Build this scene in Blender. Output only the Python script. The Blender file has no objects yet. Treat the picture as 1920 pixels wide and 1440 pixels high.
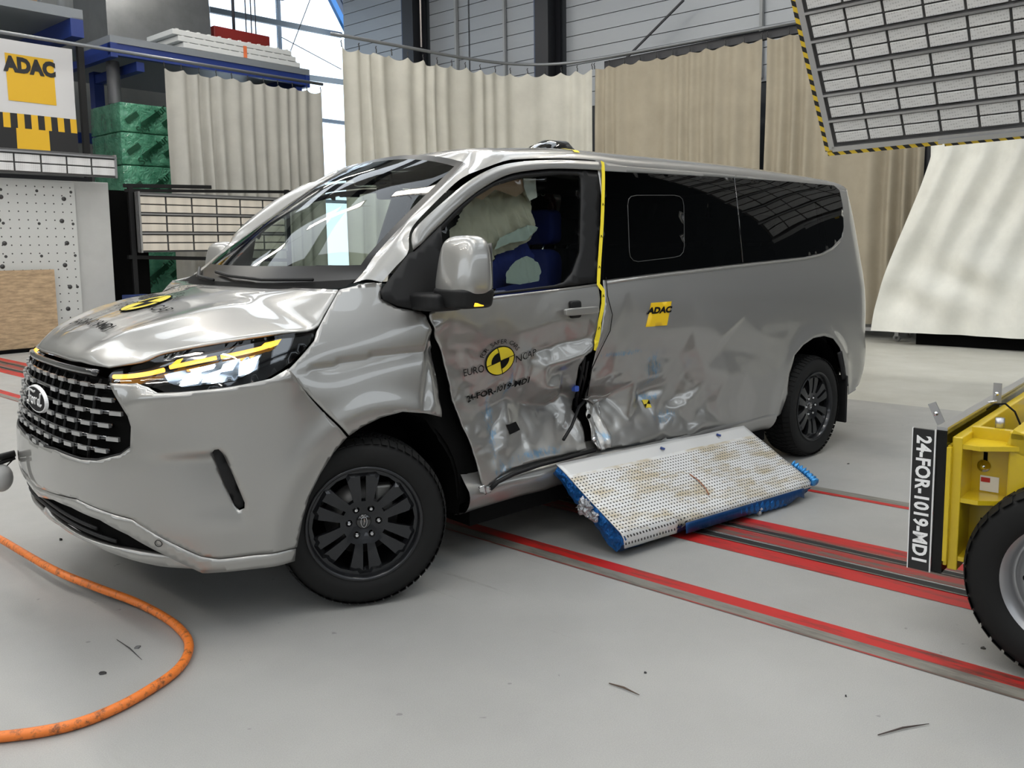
import bpy, bmesh, math, random
import numpy as np
from mathutils import Vector, Matrix, noise
from mathutils.geometry import delaunay_2d_cdt
random.seed(7)
SC = bpy.context.scene
COL = SC.collection
# ---------------------------------------------------------------- camera
F, CX, CY = 1600.0, 980.0, 642.5            # focal length and principal point in photo pixels (1920x1440)
CAM = np.array([-1.819, -3.851, 1.448])
YAW, PITCH, ROLL = math.radians(42.57), math.radians(6.45), math.radians(-0.64)
def _axes():
    sy, cy = math.sin(YAW), math.cos(YAW)
    w = np.array([sy*math.cos(PITCH), cy*math.cos(PITCH), -math.sin(PITCH)])
    r = np.array([cy, -sy, 0.0]); u = np.cross(r, w)
    c, s = math.cos(ROLL), math.sin(ROLL)
    return c*r+s*u, -s*r+c*u, w
AR, AU, AW = _axes()
cd = bpy.data.cameras.new('camera'); cam = bpy.data.objects.new('camera', cd); COL.objects.link(cam)
cd.sensor_width = 36.0; cd.lens = F/1920*36.0
cd.shift_x = (960-CX)/1920.0; cd.shift_y = (CY-720)/1920.0
cd.clip_end = 200
M = Matrix.Identity(4)
for i in range(3):
    M[i][0], M[i][1], M[i][2], M[i][3] = AR[i], AU[i], -AW[i], CAM[i]
cam.matrix_world = M
SC.camera = cam
# ---------------------------------------------------------------- view, world
SC.view_settings.view_transform = 'Standard'; SC.view_settings.look = 'None'
SC.view_settings.gamma = 1.0; SC.view_settings.use_curve_mapping = False
SC.view_settings.exposure = 0.0
wd = bpy.data.worlds.new('sky'); SC.world = wd; wd.use_nodes = True
nt = wd.node_tree; bgn = nt.nodes['Background']
bgn.inputs[0].default_value = (0.86, 0.93, 1.0, 1); bgn.inputs[1].default_value = 2.6
# ---------------------------------------------------------------- pixel helpers (photo frame 1920x1440)
def ray(px, py):
    return (px-CX)/F*AR - (py-CY)/F*AU + AW
def at(px, py, axis, val):                   # where the pixel's ray meets the plane x|y|z = val
    i = 'xyz'.index(axis); d = ray(px, py); t = (val-CAM[i])/d[i]
    return CAM+t*d
HA = math.radians(6.5)                       # the hall (track, rails, walls) is turned a little against the van
HE = np.array([math.cos(HA), math.sin(HA), 0.0]); HD = np.array([-math.sin(HA), math.cos(HA), 0.0]); HZ = np.array([0, 0, 1.0])
def H(u, v, z): return u*HE+v*HD+z*HZ        # hall coordinates: u across, v along the track
def onpl(px, py, n, c):
    d = ray(px, py); return CAM+(c-CAM@n)/(d@n)*d
def huv(px, py, n, c):
    p = onpl(px, py, n, c); return np.array([p@HE, p@HD, p[2]])
# ---------------------------------------------------------------- materials
MATS = {}
def nodes(name):
    m = bpy.data.materials.new(name); m.use_nodes = True; MATS[name] = m
    t = m.node_tree; return m, t, t.nodes['Principled BSDF']
def mat(name, col, rough=0.5, metal=0.0, coat=0.0, spec=0.5, emit=None, es=0.0, bump=0.0, bscale=40.0, vary=0.0, vscale=6.0, bdist=0.01, stretch=(1,1,1)):
    if name in MATS: return MATS[name]
    m, t, b = nodes(name)
    b.inputs['Base Color'].default_value = (*col, 1); b.inputs['Roughness'].default_value = rough
    b.inputs['Metallic'].default_value = metal; b.inputs['Coat Weight'].default_value = coat
    b.inputs['Coat Roughness'].default_value = 0.03; b.inputs['Specular IOR Level'].default_value = spec
    if emit: b.inputs['Emission Color'].default_value = (*emit, 1); b.inputs['Emission Strength'].default_value = es
    if bump or vary:
        tc = t.nodes.new('ShaderNodeTexCoord'); mp = t.nodes.new('ShaderNodeMapping'); mp.inputs['Scale'].default_value = stretch
        t.links.new(tc.outputs['Object'], mp.inputs['Vector'])
    if bump:
        n = t.nodes.new('ShaderNodeTexNoise'); n.inputs['Scale'].default_value = bscale; n.inputs['Detail'].default_value = 4
        t.links.new(mp.outputs[0], n.inputs['Vector'])
        bp = t.nodes.new('ShaderNodeBump'); bp.inputs['Strength'].default_value = bump; bp.inputs['Distance'].default_value = bdist
        t.links.new(n.outputs['Fac'], bp.inputs['Height']); t.links.new(bp.outputs[0], b.inputs['Normal'])
    if vary:
        n = t.nodes.new('ShaderNodeTexNoise'); n.inputs['Scale'].default_value = vscale; n.inputs['Detail'].default_value = 6; n.inputs['Roughness'].default_value = 0.65
        t.links.new(mp.outputs[0], n.inputs['Vector'])
        r = t.nodes.new('ShaderNodeValToRGB'); lo = [max(0, c*(1-vary)) for c in col]; hi = [min(1, c*(1+vary)) for c in col]
        r.color_ramp.elements[0].position = 0.3; r.color_ramp.elements[1].position = 0.7
        r.color_ramp.elements[0].color = (*lo, 1); r.color_ramp.elements[1].color = (*hi, 1)
        t.links.new(n.outputs['Fac'], r.inputs[0]); t.links.new(r.outputs[0], b.inputs['Base Color'])
    return m
def glassmat(name, tint, ior=1.5, rough=0.0, boost=1.0):
    m = bpy.data.materials.new(name); m.use_nodes = True; MATS[name] = m; t = m.node_tree; t.nodes.clear()
    o = t.nodes.new('ShaderNodeOutputMaterial'); mx = t.nodes.new('ShaderNodeMixShader'); fr = t.nodes.new('ShaderNodeFresnel'); fr.inputs[0].default_value = ior
    tr = t.nodes.new('ShaderNodeBsdfTransparent'); tr.inputs[0].default_value = (*tint, 1)
    gl = t.nodes.new('ShaderNodeBsdfGlossy'); gl.inputs['Roughness'].default_value = rough
    ml = t.nodes.new('ShaderNodeMath'); ml.operation = 'MULTIPLY'; ml.inputs[1].default_value = boost; ml.use_clamp = True
    t.links.new(fr.outputs[0], ml.inputs[0]); t.links.new(ml.outputs[0], mx.inputs[0]); t.links.new(tr.outputs[0], mx.inputs[1]); t.links.new(gl.outputs[0], mx.inputs[2]); t.links.new(mx.outputs[0], o.inputs[0])
    return m
# ---------------------------------------------------------------- object helpers
def link(o, parent=None):
    COL.objects.link(o)
    if parent is not None: o.parent = parent
    return o
def mesh(name, verts, faces, m=None, parent=None, smooth=False, kind=None):
    me = bpy.data.meshes.new(name); me.from_pydata([tuple(map(float, v)) for v in verts], [], [tuple(f) for f in faces])
    me.validate(); me.update()
    if smooth: me.polygons.foreach_set('use_smooth', [True]*len(me.polygons))
    if m is not None: me.materials.append(m)
    o = bpy.data.objects.new(name, me); link(o, parent)
    if kind: o['kind'] = kind
    return o
def bmobj(name, bm, m=None, parent=None, smooth=False, kind=None):
    me = bpy.data.meshes.new(name); bm.to_mesh(me); bm.free()
    if smooth: me.polygons.foreach_set('use_smooth', [True]*len(me.polygons))
    if m is not None: me.materials.append(m)
    o = bpy.data.objects.new(name, me); link(o, parent)
    if kind: o['kind'] = kind
    return o
def thing(name, label, cat, loc=(0, 0, 0), group=None, rotz=0):
    o = bpy.data.objects.new(name, None); COL.objects.link(o); o.empty_display_size = 0.1
    o.location = tuple(loc); o.rotation_euler = (0, 0, rotz); tag(o, label, cat, group); return o
def tag(o, label=None, cat=None, group=None, kind=None):
    if label: o['label'] = label
    if cat: o['category'] = cat
    if group: o['group'] = group
    if kind: o['kind'] = kind
    return o
def bx(bm, c, sx, ax=None, bev=0.0):         # box: centre, full sizes, axes
    ax = ax or ((1, 0, 0), (0, 1, 0), (0, 0, 1)); A = [np.array(a, float) for a in ax]; c = np.array(c, float)
    vs = []
    for i in (-.5, .5):
        for j in (-.5, .5):
            for k in (-.5, .5): vs.append(bm.verts.new(c+A[0]*sx[0]*i+A[1]*sx[1]*j+A[2]*sx[2]*k))
    fs = [bm.faces.new([vs[i] for i in q]) for q in ((0, 1, 3, 2), (4, 6, 7, 5), (0, 4, 5, 1), (2, 3, 7, 6), (0, 2, 6, 4), (1, 5, 7, 3))]
    if np.dot(np.cross(A[0], A[1]), A[2]) < 0: bmesh.ops.reverse_faces(bm, faces=fs)
    if bev:
        es = list({e for f in fs for e in f.edges}); bmesh.ops.bevel(bm, geom=es, offset=bev, segments=2, profile=.5, affect='EDGES')
def box(name, c, sx, m, parent=None, ax=None, bev=0.0, kind=None):
    bm = bmesh.new(); bx(bm, c, sx, ax, bev); return bmobj(name, bm, m, parent, kind=kind)
HAX = (tuple(HE), tuple(HD), tuple(HZ))
def hbox(name, u0, u1, v0, v1, z0, z1, m, parent=None, bev=0.0, kind=None):
    return box(name, H((u0+u1)/2, (v0+v1)/2, (z0+z1)/2), (abs(u1-u0), abs(v1-v0), abs(z1-z0)), m, parent, HAX, bev, kind)
def frames(P):
    P = [np.array(p, float) for p in P]; T = []
    for i in range(len(P)):
        t = P[min(i+1, len(P)-1)]-P[max(i-1, 0)]; T.append(t/(np.linalg.norm(t)+1e-12))
    n = np.cross(T[0], [0, 0, 1.0])
    if np.linalg.norm(n) < 1e-3: n = np.cross(T[0], [1.0, 0, 0])
    n /= np.linalg.norm(n); out = []
    for i in range(len(P)):
        n = n-T[i]*(n@T[i]); n /= np.linalg.norm(n)+1e-12; out.append((P[i], n, np.cross(T[i], n)))
    return out
def tube_into(V, Fc, P, r, seg=8, caps=True):
    b = len(V); fr = frames(P); n = len(fr)
    for i, (p, a, c) in enumerate(fr):
        rr = r[i] if hasattr(r, '__len__') else r
        for k in range(seg):
            t = 2*math.pi*k/seg; V.append(p+a*rr*math.cos(t)+c*rr*math.sin(t))
    for i in range(n-1):
        for k in range(seg):
            k2 = (k+1) % seg; Fc.append((b+i*seg+k, b+i*seg+k2, b+(i+1)*seg+k2, b+(i+1)*seg+k))
    if caps: Fc.append(tuple(b+k for k in range(seg))[::-1]); Fc.append(tuple(b+(n-1)*seg+k for k in range(seg)))
def tube(name, P, r, m, parent=None, seg=8, kind=None, smooth=True):
    V, Fc = [], []; tube_into(V, Fc, P, r, seg); return mesh(name, V, Fc, m, parent, smooth, kind)
def bar(name, a, b, w, h, m, parent=None, up=(0, 0, 1)):    # rectangular bar from a to b
    a = np.array(a, float); b = np.array(b, float); t = b-a; L = np.linalg.norm(t); t /= L
    s = np.cross(t, up); 
    if np.linalg.norm(s) < 1e-4: s = np.cross(t, (1, 0, 0))
    s /= np.linalg.norm(s); k = np.cross(s, t)
    return box(name, (a+b)/2, (L, w, h), m, parent, (t, s, k))
def crom(P, n, closed=False):                # Catmull-Rom resample (n samples, uniform in chord length)
    P = np.array(P, float); m = len(P)
    if m < 3: 
        t = np.linspace(0, 1, n)[:, None]; return P[0]*(1-t)+P[-1]*t
    Q = np.vstack([2*P[0]-P[1], P, 2*P[-1]-P[-2]])
    pts = []
    for i in range(m-1):
        p0, p1, p2, p3 = Q[i:i+4]
        for t in np.linspace(0, 1, 24, endpoint=False):
            pts.append(.5*((2*p1)+(p2-p0)*t+(2*p0-5*p1+4*p2-p3)*t*t+(3*p1-p0-3*p2+p3)*t**3))
    pts.append(P[-1]); pts = np.array(pts)
    L = np.concatenate([[0], np.cumsum(np.linalg.norm(np.diff(pts, axis=0), axis=1))]); s = np.linspace(0, L[-1], n)
    return np.stack([np.interp(s, L, pts[:, k]) for k in range(pts.shape[1])], 1)
def loft_grid(curves, nu, nv):
    C = [crom(c, nu) for c in curves]; out = np.zeros((nu, nv, 3))
    for i in range(nu): out[i] = crom([c[i] for c in C], nv) if len(C) > 2 else np.linspace(C[0][i], C[1][i], nv)
    return out
def grid_faces(nu, nv, flip=False):
    f = []
    for i in range(nu-1):
        for j in range(nv-1):
            q = (i*nv+j, (i+1)*nv+j, (i+1)*nv+j+1, i*nv+j+1); f.append(q[::-1] if flip else q)
    return f
def loft(name, curves, nu, nv, m, parent=None, flip=False, kind=None, mirror=False):
    G = loft_grid(curves, nu, nv); V = G.reshape(-1, 3); f = grid_faces(nu, nv, flip)
    if mirror:
        n = len(V); V = np.vstack([V, V*[1, -1, 1]]); f = f+[tuple(i+n for i in q[::-1]) for q in f]
    o = mesh(name, V, f, m, parent, True, kind)
    if mirror: weld(o)
    return o
def weld(o, d=1e-4):
    bm = bmesh.new(); bm.from_mesh(o.data); bmesh.ops.remove_doubles(bm, verts=bm.verts, dist=d); bm.to_mesh(o.data); bm.free(); return o
def solid(o, t, off=-1.0):
    md = o.modifiers.new('thick', 'SOLIDIFY'); md.thickness = t; md.offset = off; return o
def lathe_into(V, Fc, prof, seg=48, axis='y', c=(0, 0, 0), closed=False):   # profile of (radius, along axis)
    b = len(V); n = len(prof)
    for k in range(seg):
        t = 2*math.pi*k/seg
        for (r, h) in prof:
            p = (r*math.cos(t), h, r*math.sin(t)) if axis == 'y' else ((r*math.cos(t), r*math.sin(t), h) if axis == 'z' else (h, r*math.cos(t), r*math.sin(t)))
            V.append(np.array(p)+np.array(c))
    for k in range(seg):
        k2 = (k+1) % seg
        for i in range(n-1 if not closed else n):
            j = (i+1) % n; Fc.append((b+k*n+i, b+k*n+j, b+k2*n+j, b+k2*n+i))
def lathe(name, prof, m, parent=None, seg=48, axis='y', c=(0, 0, 0), closed=False, smooth=True):
    V, Fc = [], []; lathe_into(V, Fc, prof, seg, axis, c, closed); return mesh(name, V, Fc, m, parent, smooth)
def inpoly(p, poly):
    x, y = p; r = False; n = len(poly); j = n-1
    for i in range(n):
        xi, yi = poly[i]; xj, yj = poly[j]
        if (yi > y) != (yj > y) and x < (xj-xi)*(y-yi)/(yj-yi+1e-15)+xi: r = not r
        j = i
    return r
def densify(poly, h):
    out = []
    for i in range(len(poly)):
        a = np.array(poly[i], float); b = np.array(poly[(i+1) % len(poly)], float); n = max(1, int(np.linalg.norm(b-a)/h+.5))
        for k in range(n): out.append(a+(b-a)*k/n)
    return out
def inpolys(P, poly):                        # many points at once
    P = np.asarray(P, float); Q = np.asarray(poly, float); R = np.zeros(len(P), bool); x, y = P[:, 0], P[:, 1]
    for (xi, yi), (xj, yj) in zip(Q, np.roll(Q, 1, axis=0)):
        if yi == yj: continue
        R ^= ((yi > y) != (yj > y)) & (x < (xj-xi)*(y-yi)/(yj-yi)+xi)
    return R
def cdt(poly, holes=(), h=.02, hb=None):
    """triangulate a 2-D region with an even inner grid; returns points and triangles"""
    hb = hb or h; loops = [densify(poly, hb)]+[densify(q, hb) for q in holes]
    pts = []; edges = []
    for L in loops:
        b = len(pts); pts += [tuple(p) for p in L]; edges += [(b+i, b+(i+1) % len(L)) for i in range(len(L))]
    B = np.array(pts); x0, y0 = B.min(0); x1, y1 = B.max(0)
    SA = B[[a for a, b in edges]]; dS = B[[b for a, b in edges]]-SA; l2 = (dS**2).sum(1)+1e-15
    ny = max(1, int((y1-y0)/(h*.87))); nx = max(1, int((x1-x0)/h))
    J, I = np.meshgrid(np.arange(ny+1), np.arange(nx+1), indexing='ij'); Gp = np.stack([x0+(I+.5*(J % 2))*h, y0+J*h*.87], -1).reshape(-1, 2)
    ok = inpolys(Gp, loops[0])
    for q in loops[1:]: ok &= ~inpolys(Gp, q)
    Gp = Gp[ok]
    if len(Gp):
        dm = np.full(len(Gp), 1e9)
        for a, d, l in zip(SA, dS, l2):
            t = np.clip(((Gp-a)@d)/l, 0, 1); dm = np.minimum(dm, ((a+t[:, None]*d-Gp)**2).sum(1))
        pts += [tuple(p) for p in Gp[dm > (.45*h)**2]]
    r = delaunay_2d_cdt([Vector(p) for p in pts], edges, [], 0, 1e-7)
    V = np.array([tuple(v) for v in r[0]]); T = [tuple(f) for f in r[2]]
    c = np.array([V[list(f)].mean(0) for f in T]); ok = inpolys(c, loops[0])
    for q in loops[1:]: ok &= ~inpolys(c, q)
    return [tuple(v) for v in V], [t for t, k in zip(T, ok) if k]
def panel(name, poly, f3, m, parent=None, holes=(), h=.02, hb=None, thick=0.0, mirror=False, flip=False, kind=None, smooth=True):
    V2, T = cdt(poly, holes, h, hb); V = np.array([f3(*p) for p in V2]); T = [t[::-1] if flip else t for t in T]
    if mirror:
        n = len(V); V = np.vstack([V, V*[1, -1, 1]]); T = T+[tuple(i+n for i in t[::-1]) for t in T]
    o = mesh(name, V, T, m, parent, smooth, kind)
    if mirror: weld(o)
    if thick: solid(o, thick)
    return o
_txt = {}
def text2d(s, size=1.0, bold=0.0, align='CENTER', shear=0.0, space=1.0, cut=0.0):
    key = (s, size, bold, align, shear, space, cut)
    if key in _txt: return _txt[key]
    cu = bpy.data.curves.new('txt', 'FONT'); cu.body = s; cu.size = size; cu.align_x = align; cu.align_y = 'CENTER'; cu.offset = bold; cu.shear = shear; cu.space_character = space; cu.resolution_u = 3
    o = bpy.data.objects.new('txt', cu); COL.objects.link(o); dg = bpy.context.evaluated_depsgraph_get(); me = bpy.data.meshes.new_from_object(o.evaluated_get(dg))
    bm = bmesh.new(); bm.from_mesh(me); bmesh.ops.triangulate(bm, faces=bm.faces)
    if cut:
        xs = [v.co.x for v in bm.verts]; ys = [v.co.y for v in bm.verts]
        for ax, lo, hi in ((0, min(xs), max(xs)), (1, min(ys), max(ys))):
            c = lo+cut
            while c < hi:
                n = Vector((1, 0, 0)) if ax == 0 else Vector((0, 1, 0)); bmesh.ops.bisect_plane(bm, geom=bm.verts[:]+bm.edges[:]+bm.faces[:], plane_co=n*c, plane_no=n); c += cut
        bmesh.ops.triangulate(bm, faces=bm.faces)
    V = [(v.co.x, v.co.y) for v in bm.verts]; bm.verts.index_update(); Fc = [tuple(v.index for v in f.verts) for f in bm.faces]
    bm.free(); bpy.data.meshes.remove(me); bpy.data.objects.remove(o); bpy.data.curves.remove(cu)
    _txt[key] = (V, Fc); return V, Fc
def text_on(name, s, f3, m, parent=None, **kw):
    V, Fc = text2d(s, **kw); return mesh(name, [f3(*v) for v in V], Fc, m, parent)
def spl(xs, ys, n=800, sm=12):               # smooth 1-D curve through (xs, ys)
    xs = np.array(xs, float); ys = np.array(ys, float); h = np.diff(xs); dl = np.diff(ys)/h; s = np.zeros(len(xs))
    for i in range(1, len(xs)-1): s[i] = 0 if dl[i-1]*dl[i] <= 0 else 2*dl[i-1]*dl[i]/(dl[i-1]+dl[i])
    s[0], s[-1] = dl[0], dl[-1]; X = np.linspace(xs[0], xs[-1], n); k = np.clip(np.searchsorted(xs, X)-1, 0, len(xs)-2); t = (X-xs[k])/h[k]
    Y = (2*t**3-3*t**2+1)*ys[k]+(t**3-2*t**2+t)*h[k]*s[k]+(-2*t**3+3*t**2)*ys[k+1]+(t**3-t**2)*h[k]*s[k+1]
    if sm: Yp = np.pad(Y, sm, mode='reflect', reflect_type='odd'); Y = np.convolve(Yp, np.ones(2*sm+1)/(2*sm+1), 'valid')
    T = [float(q) for q in Y]; a = float(xs[0]); k_ = (n-1)/float(xs[-1]-xs[0]); n2 = n-2
    def f(v):
        i = (v-a)*k_
        if i <= 0: return T[0]
        j = int(i)
        if j > n2: return T[-1]
        i -= j; return T[j]+(T[j+1]-T[j])*i
    return f
def sst(a, b, v):
    t = min(1, max(0, (v-a)/(b-a))); return t*t*(3-2*t)
# ================================================================ HALL: light, floor, walls
def floor_mat():
    m, t, b = nodes('floor_paint'); N = t.nodes; L = t.links
    tc = N.new('ShaderNodeTexCoord'); obj = tc.outputs['Object']
    def noise_(scale, det=6, rough=.6, stretch=None, dist=0):
        n = N.new('ShaderNodeTexNoise'); n.inputs['Scale'].default_value = scale; n.inputs['Detail'].default_value = det; n.inputs['Roughness'].default_value = rough; n.inputs['Distortion'].default_value = dist
        if stretch:
            mp = N.new('ShaderNodeMapping'); mp.inputs['Scale'].default_value = stretch; L.new(obj, mp.inputs[0]); L.new(mp.outputs[0], n.inputs['Vector'])
        else: L.new(obj, n.inputs['Vector'])
        return n.outputs['Fac']
    def ramp(fac, a, b_, ca, cb):
        r = N.new('ShaderNodeValToRGB'); e = r.color_ramp.elements; e[0].position = a; e[1].position = b_; e[0].color = (*ca, 1); e[1].color = (*cb, 1); L.new(fac, r.inputs[0]); return r.outputs[0]
    def mix(fac, a, b_, mode='MIX'):
        x = N.new('ShaderNodeMix'); x.data_type = 'RGBA'; x.blend_type = mode
        if isinstance(fac, float): x.inputs[0].default_value = fac
        else: L.new(fac, x.inputs[0])
        for k, v in ((6, a), (7, b_)):
            if isinstance(v, tuple): x.inputs[k].default_value = (*v, 1)
            else: L.new(v, x.inputs[k])
        return x.outputs[2]
    base = ramp(noise_(.8, 8, .65), .3, .75, (.325, .323, .31), (.40, .398, .382))
    fine = ramp(noise_(260, 3, .7), .35, .65, (.88, .88, .88), (1.06, 1.06, 1.06))
    base = mix(1.0, base, fine, 'MULTIPLY')
    # tyre scuffs along the track (local y) and light grime
    st = ramp(noise_(1.0, 7, .7, (9.0, .55, 1)), .60, .78, (0, 0, 0), (1, 1, 1))
    pa = ramp(noise_(.55, 3, .5), .50, .62, (0, 0, 0), (1, 1, 1))
    sc = mix(1.0, st, pa, 'MULTIPLY'); s2 = mix(1.0, sc, ramp(noise_(60, 4, .8, (1, .3, 1)), .35, .6, (0, 0, 0), (1, 1, 1)), 'MULTIPLY')
    base = mix(s2, base, (.13, .115, .09))
    spk = ramp(noise_(14, 2, .5), .73, .76, (0, 0, 0), (1, 1, 1)); base = mix(mix(1.0, spk, (.5, .5, .5), 'MULTIPLY'), base, (.10, .10, .095))
    # the aisle beside the track wears a paler, cream coating
    sx = N.new('ShaderNodeSeparateXYZ'); L.new(obj, sx.inputs[0]); gt = N.new('ShaderNodeMath'); gt.operation = 'GREATER_THAN'; gt.inputs[1].default_value = 5.66; L.new(sx.outputs[0], gt.inputs[0])
    pale = ramp(noise_(1.3, 8, .6), .3, .7, (.46, .45, .395), (.56, .55, .495))
    base = mix(gt.outputs[0], base, pale)
    L.new(base, b.inputs['Base Color'])
    rr = ramp(noise_(3, 6, .6), .3, .7, (.32,)*3, (.48,)*3); L.new(rr, b.inputs['Roughness'])
    bp = N.new('ShaderNodeBump'); bp.inputs['Strength'].default_value = .12; bp.inputs['Distance'].default_value = .004; L.new(noise_(220, 3, .6), bp.inputs['Height']); L.new(bp.outputs[0], b.inputs['Normal'])
    return m
def rect_hall(name, u0, u1, v0, v1, z, m, parent=None, kind=None):      # a flat sheet whose local axes follow the hall
    o = mesh(name, [(u0, v0, z), (u1, v0, z), (u1, v1, z), (u0, v1, z)], [(0, 1, 2, 3)], m, parent, kind=kind)
    if parent is None: o.rotation_euler = (0, 0, HA)
    return o
floor = rect_hall('floor', -13, 26, -15, 24, 0, floor_mat(), kind='structure')
def worn(name, col, under, thr, scale=18, stretch=(1, .12, 1), rough=.45):
    m, t, b = nodes(name); N = t.nodes; L = t.links
    tc = N.new('ShaderNodeTexCoord'); mp = N.new('ShaderNodeMapping'); mp.inputs['Scale'].default_value = stretch; L.new(tc.outputs['Object'], mp.inputs[0])
    n = N.new('ShaderNodeTexNoise'); n.inputs['Scale'].default_value = scale; n.inputs['Detail'].default_value = 9; n.inputs['Roughness'].default_value = .75; L.new(mp.outputs[0], n.inputs['Vector'])
    r = N.new('ShaderNodeValToRGB'); e = r.color_ramp.elements; e[0].position = thr-.07; e[1].position = thr+.07; e[0].color = (*under, 1); e[1].color = (*col, 1); L.new(n.outputs['Fac'], r.inputs[0]); L.new(r.outputs[0], b.inputs['Base Color'])
    b.inputs['Roughness'].default_value = rough; return m
m_red = worn('track_red', (.45, .016, .014), (.08, .030, .024), .42)
m_red2 = worn('track_red_worn', (.33, .022, .019), (.11, .085, .07), .50)
m_dirt = worn('track_grey', (.20, .19, .165), (.10, .09, .08), .45)
m_slot = mat('slot_black', (.006, .006, .006), .6)
m_steel = mat('slot_steel', (.55, .55, .55), .25, 1.0)
def stripe(name, u0, u1, v0, v1, m, z=.0015): return rect_hall(name, u0, u1, v0, v1, z, m, floor)
V0, V1 = -9.0, 9.9
for (u0, u1, m_, z) in ((.795, .875, m_red, .0015), (.725, .795, m_dirt, .0015), (.715, .727, m_red2, .002), (1.765, 1.855, m_red, .0015), (1.72, 1.765, m_red2, .002), (1.56, 1.665, m_red2, .0015), (1.35, 1.475, m_red, .0015), (2.53, 2.575, m_red, .0015), (2.575, 2.655, m_dirt, .002)):
    stripe('painted_line', u0, u1, V0, V1, m_, z)
# two rail slots: each a dark channel between thin steel lips
for (u0, u1) in ((1.675, 1.715), (1.48, 1.535)):
    stripe('track_slot', u0, u1, V0, V1, m_slot, .004); stripe('slot_lip', u1, u1+.006, V0, V1, m_steel, .006); stripe('slot_lip', u0-.008, u0, V0, V1, m_dirt, .005)
# ---- shell
m_wall = mat('wall_plaster', (.20, .20, .19), .8, vary=.06, vscale=2)
m_clad = mat('cladding', (.36, .38, .40), .42, .25, bump=.05, bscale=8)
m_seam = mat('clad_seam', (.03, .035, .04), .7)
m_ceil = mat('ceiling_deck', (.50, .50, .48), .7)
m_col = mat('column_steel', (.012, .013, .017), .45)
m_colb = mat('column_lit_arch_blue', (.05, .075, .13), .4)  # bluish tone stands for light on the column face; arch parts share it
UW = 12.6
wr = hbox('wall_right', UW, UW+.15, -15, 15.45, 0, 9.2, m_seam, kind='structure')
pm = None
rows = [4.35+.30*i for i in range(16)]; bays = [(-3.2, 2.6), (2.65, 7.9), (8.35, 9.6), (9.65, 10.75), (10.8, 12.1), (12.55, 15.45)]
for (va, vb) in bays:
    for z0 in rows:
        hbox('cladding_panel', UW-.03, UW+.02, va, vb, z0, z0+.285, m_clad, wr)
hbox('wall_left', -12.6, -12.45, -15, 20, 0, 4.6, m_wall, kind='structure')
hbox('wall_left', -12.6, -12.45, -15, 20, 6.2, 9.2, m_wall, kind='structure')
hbox('wall_back', -12.6, 12.6, -15.2, -15, 0, 4.4, m_wall, kind='structure')
hbox('wall_back', -12.6, 12.6, -15.2, -15, 5.9, 9.2, m_wall, kind='structure')
# roof deck with open skylight strips between the bays
SKY = [(-9.5, -7.2), (-4.6, -2.2), (.2, 2.6), (5.2, 7.6)]
edges = [-12.6]+[q for s in SKY for q in s]+[12.75]
for a, b in zip(edges[0::2], edges[1::2]): hbox('ceiling', a, b, -15, 20, 9.2, 9.3, m_ceil, kind='structure')
for k in range(7):
    v = -12+5*k; tr = hbox('roof_beam', -12.4, 12.5, v-.12, v+.12, 8.5, 9.15, m_col); tag(tr, 'dark steel roof beam spanning the hall above the skylights', 'beam', 'roof beams of the hall')
# hall lamps: long tube lamps hung under the deck
m_lamp = mat('lamp_tube', (1, 1, 1), .5, emit=(1.0, .93, .83), es=46.0); m_hous = mat('lamp_housing', (.7, .7, .7), .4)
LAMPS = [(u, v) for u in (-8.2, -3.2, 1.6, 6.6) for v in (-9.5, -3.2, 2.2, 6.8, 11.4) if not (v == -9.5 and u > 0)]
for (u, v) in LAMPS:
    t = thing('hall_lamp', 'long white tube lamp hanging under the roof deck', 'lamp', H(u, v, 7.4), 'tube lamps in rows under the roof', HA)
    box('housing', (0, 0, .06), (.22, 3.2, .08), m_hous, t); box('tube', (0, 0, 0), (.14, 3.1, .035), m_lamp, t)
    for s in (-1.2, 1.2): box('hanger', (0, s, .65), (.012, .012, 1.1), m_hous, t)
# columns of the right wall
for (v0, v1) in ((7.93, 8.32), (12.1, 12.52), (2.62, 2.66)):
    if v1-v0 > .1:
        c = thing('steel_column', 'dark steel wall column with one face coloured blue as if lit beside the corrugated cladding', 'column', H(UW-.3, (v0+v1)/2, 0), 'steel columns along the clad wall', HA)
        w = v1-v0
        box('flange', (-.18, .08, 4.6), (.03, w*.9, 9.2), m_col, c); box('flange', (.2, .08, 4.6), (.03, w, 9.2), m_col, c); box('web', (0, .03, 4.6), (.36, .05, 9.2), m_col, c); box('lit_blue_face', (-.02, w*.5+.1, 4.6), (.30, .03, 9.2), m_colb, c)  # last box imitates the lit flange by colour; the steel itself is dark
# ================================================================ VAN: the smooth shape of its body
# x runs from nose (-) to tail (+), front axle at 0, rear axle at 3.5; left side (struck) at y < 0
XB, XR, NF, NR = -.22, 3.98, 2.7, 5.0
_ws = spl([.15, .3, .45, .6, .75, .95, 1.1, 1.25, 1.33, 1.5, 1.7, 1.85, 1.95, 2.05], [.93, .955, .98, .995, 1.0, 1.0, .99, .965, .947, .912, .868, .825, .775, .71])
_wf = spl([.15, .3, .5, .7, .85, .95, 1.05, 1.12, 1.2, 1.3, 1.5, 2.05], [.90, .945, .975, .99, .988, .975, .95, .92, .88, .83, .75, .65])
_x0 = spl([.15, .25, .35, .45, .55, .65, .75, .85, .92, .98, 1.03, 1.08, 1.15, 1.3], [-.90, -.935, -.962, -.982, -.990, -.987, -.975, -.955, -.94, -.915, -.87, -.80, -.68, -.40], sm=8)
_xe = spl([.15, .4, .55, .65, .75, .95, 1.2, 1.5, 1.8, 2.05], [4.27, 4.38, 4.44, 4.44, 4.40, 4.395, 4.39, 4.385, 4.365, 4.30])
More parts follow.
